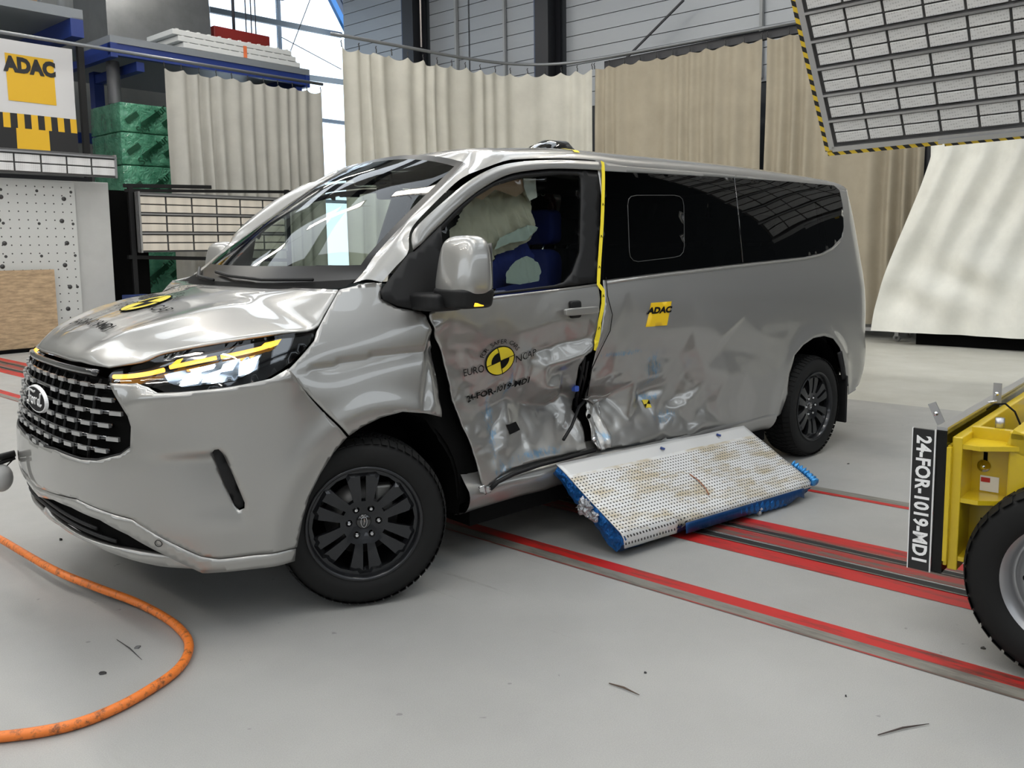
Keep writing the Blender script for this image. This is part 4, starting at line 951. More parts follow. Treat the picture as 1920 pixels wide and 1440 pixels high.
crumple('bent_pillar_strip', [(1092, 757), (1102, 740), (1118, 742), (1122, 770), (1130, 800), (1141, 840), (1128, 846), (1112, 843), (1100, 812), (1094, 785)], .020, m_paint)
crumple('bent_pillar_strip', [(1086, 752), (1100, 735), (1125, 735), (1140, 728), (1128, 748), (1104, 762)], .015, m_paint, .03)
lathe('pillar_bolt', [(0, -.012), (.012, -.011), (.015, 0)], m_chr, van, 16, c=px3(1105, 826, .035)); lathe('pillar_hole', [(0, -.006), (.012, -.005), (.013, 0)], m_dark, van, 14, c=px3(1097, 786, .035))
crumple('bent_sill_flange', [(893, 912), (900, 908), (912, 912), (915, 920), (905, 926), (895, 922)], .02, m_bent, .02)
for q in ([(916, 915), (930, 902), (960, 888), (1010, 872), (1060, 859), (1112, 845)],): tube('door_seal', [px3(x, y, .012) for x, y in q], .011, m_blk, van, 8)
tube('test_wire', [px3(x, y, .008) for x, y in [(1134, 520), (1137, 555), (1146, 590), (1142, 620), (1124, 655), (1108, 690), (1100, 740)]], .0022, m_ink, van, 5)
# dark rocker cover below the struck sill, sensors in the bumper
for px_, py_ in ((298, 1018),):
    s, z_ = szof(hit(px_, py_)); c = bodyn(s, z_, -1, .004); c2 = bodyn(s, z_, -1, .03); n_ = (c2-c)/np.linalg.norm(c2-c); a = np.cross(n_, HZ); a /= np.linalg.norm(a); b = np.cross(a, n_)
    tube('parking_sensor', [c+(a*math.cos(t)+b*math.sin(t))*.013 for t in np.linspace(0, 2*math.pi, 21)], .0015, m_blk, van, 5)
# ================================================================ BACKGROUND: curtains, gantry, racks
def curtain_mat(name, col, dark=None):
    m, t, b = nodes(name); N = t.nodes; L = t.links
    tc = N.new('ShaderNodeTexCoord'); n = N.new('ShaderNodeTexNoise'); n.inputs['Scale'].default_value = 2.2; n.inputs['Detail'].default_value = 8; n.inputs['Roughness'].default_value = .65; L.new(tc.outputs['Object'], n.inputs['Vector'])
    r = N.new('ShaderNodeValToRGB'); r.color_ramp.elements[0].position = .3; r.color_ramp.elements[1].position = .75; r.color_ramp.elements[0].color = (*[c*.88 for c in col], 1); r.color_ramp.elements[1].color = (*[min(1, c*1.06) for c in col], 1); L.new(n.outputs['Fac'], r.inputs[0]); L.new(r.outputs[0], b.inputs['Base Color'])
    b.inputs['Roughness'].default_value = .75; b.inputs['Specular IOR Level'].default_value = .25
    w = N.new('ShaderNodeTexNoise'); w.inputs['Scale'].default_value = 160; w.inputs['Detail'].default_value = 2; L.new(tc.outputs['Object'], w.inputs['Vector']); bp = N.new('ShaderNodeBump'); bp.inputs['Strength'].default_value = .15; bp.inputs['Distance'].default_value = .004; L.new(w.outputs['Fac'], bp.inputs['Height']); L.new(bp.outputs[0], b.inputs['Normal'])
    return m
m_cur = curtain_mat('curtain_grey', (.58, .56, .49)); m_curb = curtain_mat('curtain_beige', (.37, .325, .245)); m_curw = curtain_mat('curtain_white', (.84, .83, .76)); m_curl = curtain_mat('curtain_left', (.52, .505, .455))
m_rail = mat('rail_steel', (.22, .23, .24), .4, .5); m_hook = mat('hook_dark', (.03, .03, .03), .5)
def curtain(name, label, path, z0, z1, m, pleat=.17, amp=.055, seed=0, sag=.05, hooks=True, rail=None, group=None):
    """cloth hung on hooks along a (u, v) path; the pleats run straight down and open a little towards the hem"""
    P = crom([(a, b, 0) for a, b in path], 400)[:, :2] if len(path) > 2 else np.array([np.array(path[0])+(np.array(path[1])-np.array(path[0]))*t for t in np.linspace(0, 1, 400)])
    L = np.concatenate([[0], np.cumsum(np.linalg.norm(np.diff(P, axis=0), axis=1))]); n = int(L[-1]/.022); S = np.linspace(0, L[-1], n); X = np.interp(S, L, P[:, 0]); Y = np.interp(S, L, P[:, 1])
    T = np.stack([np.gradient(X), np.gradient(Y)], 1); T /= np.linalg.norm(T, axis=1)[:, None]; Nn = np.stack([-T[:, 1], T[:, 0]], 1); nz = 26
    V = np.zeros((n, nz, 3)); nh_ = max(2, int(round(L[-1]/.33)))
    for i in range(n):
        s = S[i]; ph = s/pleat+1.6*noise.noise(Vector((s*.9, seed, 0))); w = .55+1.3*abs(noise.noise(Vector((s*.8, seed+5, 0))))+.25*noise.noise(Vector((s*2.3, seed+1, 0)))
        fr = (s/L[-1]*nh_) % 1.0; sg = sag*4*fr*(1-fr)*(1+.5*noise.noise(Vector((s*2, seed+9, 0))))
        for j in range(nz):
            h = j/(nz-1.); z = z0+(z1-z0)*h-(sg*max(0, (h-.9)/.1))
            a = amp*w*(.55+.45*math.sin(math.pi*min(1, h*1.2)))*math.sin(2*math.pi*(ph+.15*noise.noise(Vector((s, h*2, seed)))))+.05*noise.noise(Vector((s*.8, h*1.5, seed+2)))
            V[i, j] = H(X[i]+Nn[i, 0]*a, Y[i]+Nn[i, 1]*a, z)
    t = thing(name, label, 'curtain', H(X[0], Y[0], z0), group); o = np.array(t.location)
    mesh('cloth', V.reshape(-1, 3)-o, grid_faces(n, nz), m, t, True)
    if hooks:
        me = None
        for k in range(nh_+1):
            i = min(n-1, int(k/nh_*(n-1))); p = H(X[i], Y[i], z1)-o
            if me is None: hk = tube('hook', [(0, 0, -.015), (0, 0, .04), (.0, .02, .07), (0, 0, .095)], .009, m_hook, t, 5); me = hk.data
            else: hk = bpy.data.objects.new('hook', me); link(hk, t)
            hk.location = tuple(p)
    return t
def rail(path, z, label, r=.028):
    P = crom([(a, b, 0) for a, b in path], 60)[:, :2]; o = tube('curtain_rail', [H(a, b, z) for a, b in P], r, m_rail, None, 10); tag(o, label, 'rail'); return o
ZR = 4.86
curtain('curtain', 'beige pleated curtain hanging behind the tail of the van', [(10.93, .15), (10.93, 2.58)], .22, ZR-.16, m_curb, .30, .10, 1)
curtain('curtain', 'tan pleated curtain of the straight rail, left of a long seam', [(10.93, 2.67), (10.93, 5.97)], .22, ZR-.16, m_curb, .31, .085, 2)
back_path = [(10.9, 6.0), (10.72, 6.75), (10.1, 7.35), (9.2, 7.6), (8.0, 7.72), (6.62, 7.86)]
curtain('curtain', 'grey pleated curtain on the curved rail behind the windscreen', back_path, .15, ZR-.17, m_cur, .36, .075, 3, .07)
rail([(10.93, -1.2), (10.93, 2), (10.93, 5.6), (10.74, 6.75), (10.1, 7.36), (9.2, 7.62), (8.0, 7.74), (6.45, 7.9)], ZR, 'grey steel curtain rail bending round the corner of the hall')
bar('rail_beam', H(11.05, 5.8, ZR-.12), H(11.05, -1.5, ZR-.05), .10, .14, m_col).name = 'support_beam'; tag(bpy.data.objects['support_beam'], 'dark steel beam right behind the straight curtain rail', 'beam')
tag(bar('steel_brace', H(12.2, 6.2, 5.05), onpl(1282, 0, HE, 12.2), .035, .035, m_col), 'thin dark diagonal brace in front of the wall cladding', 'brace')
# conduits and tension wire on the clad wall
for v, w, lb in ((11.15, .07, 'light grey conduit pipe clipped to the cladding beside the dark column'), (9.62, .06, 'pale vertical cover strip on the cladding midway between two columns'), (3.45, .06, 'pale vertical cover strip on the cladding above the tan curtain')):
    tag(bar('wall_pipe', H(UW-.08, v, 4.4), H(UW-.08, v, 9.0), w, w, mat('pipe_grey', (.34, .35, .35), .5)), lb, 'pipe')
_p = onpl(790, 88, HD, 7.74); tag(tube('hanging_rod', [_p, _p+np.array([0, 0, 9.2-_p[2]])], .014, mat('rod_pale', (.55, .5, .48), .5), None, 6), 'thin pale rod holding the curved curtain rail from above', 'rod')
# white sheet hung over a wheeled frame
fr = thing('wheeled_frame', 'low grey wheeled frame carrying the beige curtain hem, on castors', 'frame', H(10.9, .5, 0))
def fl(p): return np.array(p)-np.array(fr.location)
m_fr = mat('frame_grey', (.35, .35, .35), .45, .4)
bar('frame_rail', fl(H(10.75, 2.6, .16)), fl(H(10.75, .30, .16)), .06, .05, m_fr, fr); bar('frame_rail', fl(H(11.35, 2.6, .16)), fl(H(11.35, .30, .16)), .06, .05, m_fr, fr); bar('cross_bar', fl(H(10.75, .33, .16)), fl(H(11.35, .33, .16)), .05, .05, m_fr, fr)
for (u, v) in ((10.75, .38), (11.35, .38), (10.75, 2.5)):
    c = fl(H(u, v, .055)); wv = lathe('castor', [(.02, -.018), (.05, -.016), (.055, -.01), (.055, .01), (.05, .016), (.02, .018)], mat('castor_grey', (.22, .22, .21), .6), fr, 20); wv.location = tuple(c); wv.rotation_euler = (0, 0, HA+math.pi/2)
    bar('castor_fork', c+np.array([0, 0, .02]), c+np.array([0, 0, .10]), .06, .05, m_fr, fr)
sheet_top, sheet_bot = 2.95, .18
nv_, nz_ = 150, 50; V = np.zeros((nv_, nz_, 3)); ctl = [(2.60, -.06), (2.2, .06), (1.7, .22), (1.1, .42), (.75, .52), (.35, .60), (.18, .62)]; lft = spl([c[0] for c in ctl[::-1]], [c[1] for c in ctl[::-1]], sm=4)
for i in range(nv_):
    for j in range(nz_):
        h = j/(nz_-1.); z = sheet_bot+(sheet_top-sheet_bot)*h; vl = lft(min(2.6, z)); v = vl+(-4.2-vl)*(i/(nv_-1.)); s = (vl-v)
        bow = math.exp(-((s-.75-.25*(z-.9))/.28)**2)*math.exp(-((z-.95)/.5)**2)
        a = .075*math.sin(2*math.pi*(s/.40+.10*noise.noise(Vector((s, z, 1)))+.9*(1-h)*math.exp(-s*.8)))*(.25+.75*h)+.10*noise.noise(Vector((s*1.3, z*1.0, 4)))+.075*math.sin(8.5*(z+.62*s)+1.2)*math.exp(-((z-.85-.25*(s-.8))/.34)**2)*math.exp(-((s-.9)/.75)**2)
        V[i, j] = H(10.42-.10*(1-h)+a, v, z-.055*s*0)
cw = thing('curtain', 'white sheet pulled aside in slanting folds beside the beige curtain', 'curtain', H(10.45, .1, sheet_bot))
mesh('cloth', V.reshape(-1, 3)-np.array(cw.location), grid_faces(nv_, nz_), m_curw, cw, True)
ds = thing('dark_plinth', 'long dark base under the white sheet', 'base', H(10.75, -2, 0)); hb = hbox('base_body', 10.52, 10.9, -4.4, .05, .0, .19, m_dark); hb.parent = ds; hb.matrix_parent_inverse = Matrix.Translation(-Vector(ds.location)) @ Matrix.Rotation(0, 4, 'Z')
hb.matrix_parent_inverse = Matrix.Translation(-Vector(ds.location))
tag(bar('black_post', H(11.0, .12, 0), H(11.0, .12, 4.8), .07, .07, m_col), 'slim black post at the free edge of the beige curtain', 'post')
# ---- large lamp panel hung over the track
m_alu = mat('aluminium', (.52, .52, .53), .3, .9); m_lens = mat('lamp_lens_grey', (.68, .68, .68), .35, bump=.5, bscale=260, bdist=.004); m_lensy = mat('lamp_lens_warm', (.72, .66, .57), .35, bump=.5, bscale=260, bdist=.004); 
for m_, c_ in ((m_lens, (.68, .68, .68)), (m_lensy, (.72, .66, .57))):      # rows of small lens dots
    t_ = m_.node_tree; tc_ = t_.nodes.new('ShaderNodeTexCoord'); vo = t_.nodes.new('ShaderNodeTexVoronoi'); vo.inputs['Scale'].default_value = 42; vo.inputs['Randomness'].default_value = 0; t_.links.new(tc_.outputs['Object'], vo.inputs['Vector'])
    rp_ = t_.nodes.new('ShaderNodeValToRGB'); e_ = rp_.color_ramp.elements; e_[0].position = .25; e_[1].position = .42; e_[0].color = (*[q*.78 for q in c_], 1); e_[1].color = (*[min(1, q*1.06) for q in c_], 1); t_.links.new(vo.outputs['Distance'], rp_.inputs[0]); t_.links.new(rp_.outputs[0], t_.nodes['Principled BSDF'].inputs['Base Color'])
m_screw = mat('screw_dark', (.05, .05, .05), .4)
def haz():
    m, t, b = nodes('hazard_tape'); N = t.nodes; L = t.links
    uv = N.new('ShaderNodeAttribute'); uv.attribute_name = 'run'; 
    a = N.new('ShaderNodeMath'); a.operation = 'FRACT'; L.new(uv.outputs['Fac'], a.inputs[0]); g = N.new('ShaderNodeMath'); g.operation = 'GREATER_THAN'; g.inputs[1].default_value = .5; L.new(a.outputs[0], g.inputs[0])
    x = N.new('ShaderNodeMix'); x.data_type = 'RGBA'; L.new(g.outputs[0], x.inputs[0]); x.inputs[6].default_value = (.72, .50, .03, 1); x.inputs[7].default_value = (.012, .012, .012, 1); L.new(x.outputs[2], b.inputs['Base Color']); b.inputs['Roughness'].default_value = .5; return m
m_haz = haz()
def haz_bar(parent, a, b, wdir, ndir, w, th, per=.12):
    a, b, wdir, ndir = [np.array(q, float) for q in (a, b, wdir, ndir)]; o = box('hazard_edge', (a+b)/2+ndir*th/2, (np.linalg.norm(b-a), w, th), m_haz, parent, ((b-a)/np.linalg.norm(b-a), wdir, ndir))
    t = (b-a)/np.linalg.norm(b-a); at_ = o.data.attributes.new('run', 'FLOAT', 'POINT'); at_.data.foreach_set('value', [float((np.array(v.co)-a)@t/per+((np.array(v.co)-a)@wdir)/per*.7) for v in o.data.vertices]); return o
def lamp_rows(parent, o, ex, ey, en, cols, rows, mw, mh, gap, lens):
    """rows of lamp strips; each strip holds modules two lenses high.  o = lower left corner, ex along, ey up, en = facing"""
    rh = 2*mh+gap; L = cols*mw; sm = None
    for r in range(rows):
        y0 = r*(rh+.0)
        box('strip_rail', o+ex*L/2+ey*(y0+rh-gap*.5)+en*.02, (L+.04, gap*.55, .05), m_alu, parent, (ex, ey, en))
        for c in range(cols):
            for k in range(2):
                ce = o+ex*(mw*(c+.5))+ey*(y0+mh*(k+.5))+en*.012
                if sm is None: q = box('lamp_module', (0, 0, 0), (mw*.93, mh*.86, .024), lens, parent, (ex, ey, en), bev=.006); sm = q.data
                else: q = bpy.data.objects.new('lamp_module', sm); link(q, parent)
                q.location = tuple(ce)
    return L
ul, vl = 7.0, -.03
c0 = onpl(1562, 277, HD, vl); c1 = onpl(1500, 0, HD, vl); eyp = (c1-c0)/np.linalg.norm(c1-c0); exp_ = -HD*math.cos(.05)+HE*math.sin(.05); exp_ = exp_-eyp*(exp_@eyp); exp_ /= np.linalg.norm(exp_); enp = np.cross(exp_, eyp); enp = enp*np.sign(enp@(CAM-c0))
lp = thing('hanging_floodlight', 'big tilted lamp panel with black and yellow edges hanging above the track', 'lamp panel', c0); 
z3 = np.zeros(3); MWp, MHp, GPp = .345, .125, .045; RHp = 2*MHp+GPp
lamp_rows(lp, z3+exp_*.05+eyp*.06, exp_, eyp, enp, 12, 9, MWp, MHp, GPp, m_lens)
LL = 12*MWp+.1; HH = 9*RHp+.1
box('panel_back', exp_*LL/2+eyp*HH/2-enp*.03, (LL, HH, .04), mat('panel_back', (.10, .10, .10), .5), lp, (exp_, eyp, enp))
bar('frame_bar', z3, eyp*HH, .06, .08, m_alu, lp, up=enp); bar('frame_bar', z3, exp_*LL, .06, .08, m_alu, lp, up=enp)
haz_bar(lp, eyp*-.02, eyp*1.75, exp_, enp, .05, .035) .location = tuple(-exp_*.05-enp*.0); haz_bar(lp, -exp_*.06, exp_*1.08, eyp, enp, .045, .03).location = tuple(-eyp*.055); haz_bar(lp, exp_*1.10, exp_*3.2, eyp, enp, .045, .03).location = tuple(-eyp*.075)
bar('lower_rail', exp_*1.05-eyp*.03+enp*.03, exp_*3.6-eyp*.03+enp*.03, .05, .05, m_alu, lp, up=enp)
for q in (.6, 2.6): tube('hanging_rope', [exp_*q+eyp*HH*.7-enp*.05, exp_*q+eyp*HH*.7-enp*.05+np.array([0, 0, 4.2])], .01, m_hook, lp, 6)
# ---- crash block with drilled plate
def plate_mat():
    m, t, b = nodes('drilled_plate'); N = t.nodes; L = t.links; tc = N.new('ShaderNodeTexCoord')
    def dots(sc, r, off=(0, 0, 0)):
        mp = N.new('ShaderNodeMapping'); mp.inputs['Scale'].default_value = (sc, sc, sc); mp.inputs['Location'].default_value = off; L.new(tc.outputs['Object'], mp.inputs[0])
        fr_ = N.new('ShaderNodeVectorMath'); fr_.operation = 'FRACTION'; L.new(mp.outputs[0], fr_.inputs[0]); sb = N.new('ShaderNodeVectorMath'); sb.operation = 'SUBTRACT'; sb.inputs[1].default_value = (.5, .5, .5); L.new(fr_.outputs[0], sb.inputs[0]); ml = N.new('ShaderNodeVectorMath'); ml.operation = 'MULTIPLY'; ml.inputs[1].default_value = (1, 0, 1); L.new(sb.outputs[0], ml.inputs[0])
        ln = N.new('ShaderNodeVectorMath'); ln.operation = 'LENGTH'; L.new(ml.outputs[0], ln.inputs[0]); g = N.new('ShaderNodeMath'); g.operation = 'LESS_THAN'; g.inputs[1].default_value = r; L.new(ln.outputs[1], g.inputs[0]); return g.outputs[0]
    a = dots(8.2, .085); c = dots(2.1, .045, (.3, 0, .2)); mx = N.new('ShaderNodeMath'); mx.operation = 'MAXIMUM'; L.new(a, mx.inputs[0]); L.new(c, mx.inputs[1])
    x = N.new('ShaderNodeMix'); x.data_type = 'RGBA'; L.new(mx.outputs[0], x.inputs[0]); x.inputs[6].default_value = (.58, .59, .57, 1); x.inputs[7].default_value = (.04, .04, .04, 1); L.new(x.outputs[2], b.inputs['Base Color']); b.inputs['Roughness'].default_value = .55; return m
VB = 10.1; m_block = mat('block_white', (.50, .505, .49), .6, vary=.05, vscale=3)
up_ = huv(147, 470, HD, VB-.02)[0]; ur = huv(213, 470, HD, VB)[0]; zt = huv(180, 341, HD, VB)[2]; vend = VB+1.1
cb = thing('crash_block', 'pale concrete crash block behind the bonnet, faced with a drilled plate', 'block', H(ur-1.4, VB+.5, 0), None, HA)
box('block_body', (0, (vend-VB)/2-.5+.02, zt/2), (2.8, vend-VB-.04, zt), m_block, cb, bev=.01)
pl_ = box('drilled_plate', (0, 0, 0), (2.2, .04, zt-.03), plate_mat(), cb); pl_.location = (up_-1.1-(ur-1.4), -.505, (zt-.03)/2)
for k in range(7):
    for (du, dz) in ((-.10, 0), (-.95, .0)):
        z = .25+.33*k
        if z < zt-.1: lathe('plate_bolt', [(0, -.006), (.016, -.006), (.018, 0), (.03, -.002), (.034, 0)], m_screw, cb, 14, c=(up_-(ur-1.4)+du-.05*(k % 2)-.06, -.526, z))
m_osb = mat('plywood_raw', (.46, .33, .20), .8, vary=.35, vscale=7, stretch=(1, 1, 5), bump=.3, bscale=25)
ob = huv(108, 580, HD, VB-.15); zo = huv(105, 505, HD, VB-.15)[2]
pw = hbox('plywood_board', ob[0]-1.35, ob[0], VB-.13, VB-.09, .03, zo, m_osb); tag(pw, 'stained raw plywood board leaning on the drilled plate', 'board')
tag(hbox('dark_batten', ob[0]-1.4, ob[0]+.02, VB-.24, VB-.15, 0, .05, m_dark), 'black batten on the floor under the plywood board', 'batten')
# ---- long lamp bar on top of the block
def led_bar(name, label, pxl, pxr, pz, yt, yb, v, rows, cols, lens):
    A = huv(pxl, yt, HD, v)[0]; B = huv(pxr, yt, HD, v)[0]; z1 = huv(pz, yt, HD, v)[2]; z0 = huv(pz, yb, HD, v)[2]; L = B-A; hgt = z1-z0; t = thing(name, label, 'lamp panel', H(A, v, z0)); mw = L/cols; rh = hgt/rows; gap = rh*.14
    lamp_rows(t, np.zeros(3), HE, HZ, -HD, cols, rows, mw, (rh-gap)/2, gap, lens); box('panel_back', HE*L/2+HZ*hgt/2+HD*.035, (L+.05, hgt+.04, .05), mat('panel_back', (.10, .10, .10), .5), t, (HE, HZ, -HD))
    for s in (0, L): box('end_frame', HE*s+HZ*hgt/2, (.03, hgt+.05, .09), m_alu, t, (HE, HZ, HD))
    return t
led_bar('lamp_bar', 'long lamp bar lying on top of the crash block', -140, 214, 212, 294, 331, VB-.3, 1, 7, m_lens)
hbox('lamp_support', ur-2.6, ur-.3, VB+.04, VB+.14, zt+.002, zt+.06, m_col); tag(bpy.data.objects['lamp_support'], 'dark bar carrying the long lamp bar on the block', 'support')
vr = 10.05
led_bar('lamp_rack', 'rack of three lamp strips standing behind the bonnet', 258, 531, 262, 362, 471, vr, 3, 6, m_lensy)
rk = thing('black_rack', 'black tubular stand framing the three lamp strips', 'stand', H(huv(240, 480, HD, vr)[0], vr+.1, 0))
def rkp(px, py): return onpl(px, py, HD, vr+.16)-np.array(rk.location)
def post(px, top=348): p = rkp(px, top); return bar('post', (p[0], p[1], 0), p, .07, .07, m_blk, rk)
post(243); post(537, 356); bar('top_rail', rkp(232, 348), rkp(395, 351), .06, .06, m_blk, rk); bar('top_rail', rkp(234, 357), rkp(545, 360), .05, .05, m_blk, rk); bar('lower_rail', rkp(240, 482), rkp(545, 488), .06, .06, m_blk, rk)
# near-black box filling a dark area behind the rack
ck = hbox('dark_area_box', ur+.10, ur+.75, vr+.45, vr+.72, 0, huv(230, 356, HD, vr+.3)[2], m_dark); tag(ck, 'near-black cabinet-like box filling the dark area behind the lamp rack', 'cabinet')
tb = hbox('blue_crate', ur+.05, ur+.42, vr-.35, vr-.02, .0, .75, mat('crate_blue', (.01, .03, .13), .6), bev=.01); tag(tb, 'dark blue crate on the floor between block and lamp rack', 'crate')
tag(hbox('red_case', ur+.02, ur+.32, vr-.85, vr-.55, .0, .50, mat('case_red', (.35, .02, .03), .5), bev=.03), 'red case on the floor peeking over the bonnet edge', 'case')
# ---- club banner on black posts
vb = 11.35
def bq(px, py): return huv(px, py, HD, vb)
tl, br = bq(-120, 60), bq(148, 290); tr = bq(132, 92); ub = bq(142, 200)[0]; z1b = tr[2]; z0b = bq(148, 287)[2]
bn = thing('banner', 'white club banner with yellow square and chequered hem on black posts', 'banner', H(ub, vb, z0b)); o = np.array(bn.location)
def bpt(a, b, off=0): return H(ub+a, vb-off+.02*math.sin(a*3+b*2), z0b+b)-o      # a leftwards negative, b up
def brect(name, a0, a1, b0, b1, m, off):
    n = 14; V = [bpt(a0+(a1-a0)*i/n, b0+(b1-b0)*j/4, off) for i in range(n+1) for j in range(5)]; return mesh(name, V, grid_faces(n+1, 5), m, bn, True)
hB = z1b-z0b; m_ban = mat('banner_white', (.70, .69, .69), .6); m_bann = mat('banner_black', (.015, .015, .016), .55); m_bany = mat('banner_yellow', (.80, .47, .02), .55)
brect('banner_cloth', -2.7, 0, 0, hB, m_ban, 0)
q0, q1 = bq(13, 103), bq(105, 196); a0, a1 = bq(12, 150)[0]-ub, bq(103, 150)[0]-ub; b1 = bq(60, 106)[2]-z0b; b0 = bq(60, 193)[2]-z0b
brect('yellow_square', a0, a1, b0, b1, m_bany, .006)
V, Fc = text2d('ADAC', (a1-a0)*.37, (a1-a0)*.024, space=1.02); mesh('lettering', [bpt((a0+a1)/2+x, b1-(b1-b0)*.24+y*1.15, .012) for x, y in V], Fc, m_bann, bn)
bs = bq(142, 224)[2]-z0b; bm_ = bq(142, 250)[2]-z0b; per = (bq(142, 240)[0]-bq(118, 240)[0])
brect('black_hem', -2.7, 0, 0, bm_, m_bann, .006)
for k in range(12): brect('check', -per*(k+.5), -per*k, bm_, bs, m_bany, .006); brect('check', -per*(k+1), -per*(k+.5), bm_, bs, m_bann, .006)
for k in range(2): x0 = bq(31, 265)[0]-ub-k*2.0; brect('yellow_field', x0, x0+(bq(92, 265)[0]-bq(31, 265)[0]), 0, bm_, m_bany, .010)
for dx in (.12,): bar('post', bpt(dx, hB+.1), bpt(dx, -z0b), .09, .09, m_blk, bn)
bar('post', bpt(-2.8, hB+.1), bpt(-2.8, -z0b), .09, .09, m_blk, bn)
# ---- wrapped foam packs
def foam_mat():
    m, t, b = nodes('green_wrap'); N = t.nodes; L = t.links; b.inputs['Roughness'].default_value = .22; b.inputs['Coat Weight'].default_value = .5
    tc = N.new('ShaderNodeTexCoord'); n = N.new('ShaderNodeTexNoise'); n.inputs['Scale'].default_value = 5; n.inputs['Detail'].default_value = 5; L.new(tc.outputs['Object'], n.inputs['Vector'])
    r = N.new('ShaderNodeValToRGB'); r.color_ramp.elements[0].position = .3; r.color_ramp.elements[1].position = .8; r.color_ramp.elements[0].color = (.04, .22, .12, 1); r.color_ramp.elements[1].color = (.16, .48, .30, 1); L.new(n.outputs['Fac'], r.inputs[0]); L.new(r.outputs[0], b.inputs['Base Color'])
    w = N.new('ShaderNodeTexNoise'); w.inputs['Scale'].default_value = 7; w.inputs['Detail'].default_value = 6; w.inputs['Distortion'].default_value = 2.5; L.new(tc.outputs['Object'], w.inputs['Vector']); bp = N.new('ShaderNodeBump'); bp.inputs['Strength'].default_value = .9; bp.inputs['Distance'].default_value = .05; L.new(w.outputs['Fac'], bp.inputs['Height']); L.new(bp.outputs[0], b.inputs['Normal']); return m
m_wrap = foam_mat(); m_wrapd = mat('wrap_print', (.012, .07, .035), .3)
vg = 11.6; ug = huv(227, 260, HD, vg)[0]; zs = [huv(227, y, HD, vg)[2] for y in (350, 305, 282, 245, 190)]; zs = [0.0, .62, 1.24, 1.86]+zs; zs = sorted(zs); 
zl = [huv(230, y, HD, vg)[2] for y in (390, 308, 246, 190)]; zlev = [zl[0]-(zl[1]-zl[0])*k for k in (3, 2, 1)]+zl; zlev = [z for z in zlev if z > .12]; zlev = [.02]+zlev
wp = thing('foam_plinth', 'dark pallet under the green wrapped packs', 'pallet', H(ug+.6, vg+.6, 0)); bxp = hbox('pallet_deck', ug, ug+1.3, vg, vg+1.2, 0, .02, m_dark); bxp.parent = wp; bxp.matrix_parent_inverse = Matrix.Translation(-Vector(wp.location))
for k, (za, zb) in enumerate(zip(zlev, zlev[1:])):
    top_ = k == len(zlev)-2
    g = thing('foam_pack', ['green wrapped pack of foam boards, %s of the stack' % n for n in ('bottom one', 'second from the pallet', 'third from the pallet', 'third from the top', 'second from the top', 'top one', 'uppermost one')][min(6, (k if k < 2 else 7-(len(zlev)-1-k)-1) if len(zlev) > 3 else k)], 'foam pack', H(ug+.65, vg+.6, za), 'green foam packs', HA)
    hh = zb-za-.012; bm = bmesh.new(); bx(bm, (0, 0, hh/2+.003), (1.30, 1.2, hh), None, .02); bmesh.ops.subdivide_edges(bm, edges=bm.edges[:], cuts=6, use_grid_fill=True)
    for v_ in bm.verts: n_ = noise.noise_vector(v_.co*4+Vector((k*3, 0, 0))); v_.co += Vector((n_.x*.02, n_.y*.02, 0))
    bmobj('wrapping', bm, m_wrap, g, True)
    for q in range(3):
        x0 = -.45+.33*q; c = np.array([x0, -.634, hh*.5]); a = np.array([.8, 0, .6]); b = np.array([-.6, 0, .8]); box('printed_bar', c, (.40 if q % 2 else .26, .09, .012), m_wrapd, g, (a, b, (0, -1, 0)))
    V, Fc = text2d('Styrodur', .20, .004); mesh('lettering', [(-.10+x*.72-y*.69, -.640, hh*.5+x*.69+y*.72) for x, y in V], Fc, m_wrapd, g)
    box('address_label', (.42, -.630, hh*.62), (.14, .004, .16), mat('label_grey', (.45, .45, .47), .5), g)
# ---- left curtain on its own rail
vlc = 11.0; uA = huv(314, 230, HD, vlc)[0]; uB = huv(604, 240, HD, vlc)[0]; zA = huv(450, 133, HD, vlc)[2]
curtain('curtain', 'light grey pleated curtain hanging from the gantry beside the green packs', [(uA, vlc), (uB, vlc)], .2, zA-.15, m_curl, .28, .075, 8)
rl = tube('curtain_rail', [H(huv(-60, 20, HD, vlc)[0], vlc, zA), H(uB+.05, vlc, zA)], .03, m_rail, None, 8); tag(rl, 'straight grey rail of the light grey curtain under the gantry', 'rail')
# ---- gantry: blue steel platform with load
gt_ = thing('gantry', 'raised storage platform of blue steel with grey decking', 'platform', H(4, 13, 0)); og = np.array(gt_.location)
m_bl2 = mat('gantry_blue', (.012, .035, .20), .45); m_deck = mat('deck_grey', (.24, .26, .28), .5, .3); zd = 5.15
def gh(name, u0, u1, v0, v1, z0, z1, m): return box(name, H((u0+u1)/2, (v0+v1)/2, (z0+z1)/2)-og, (u1-u0, v1-v0, z1-z0), m, gt_, HAX)
ue0 = huv(206, 72, HD, 11.5)[0]; zd = huv(206, 76, HD, 11.5)[2]; ue1 = huv(580, 128, HD, 11.5)[0]
gh('deck', ue0, ue1, 11.5, 15.5, zd-.02, zd+.10, m_deck); gh('deck_beam', ue0, ue1, 11.52, 11.62, zd-.22, zd-.02, m_bl2); gh('deck_beam', ue0, ue0+.12, 11.5, 15.5, zd-.26, zd-.02, m_bl2); gh('deck_beam', ue1-.1, ue1, 11.5, 15.5, zd-.26, zd-.02, m_bl2)
gh('deck', ue0-6, ue0-.55, 11.2, 14.5, zd+.18, zd+.34, m_deck); gh('deck_beam', ue0-.75, ue0-.55, 11.2, 15.5, zd-.1, zd+.2, m_bl2)
for u in (ue0+.55, ue1-.2): gh('column', u-.09, u+.09, 13.3, 13.5, 0, zd-.2, m_bl2); gh('cross_beam', u-.07, u+.07, 11.6, 13.4, zd-.42, zd-.26, m_bl2)
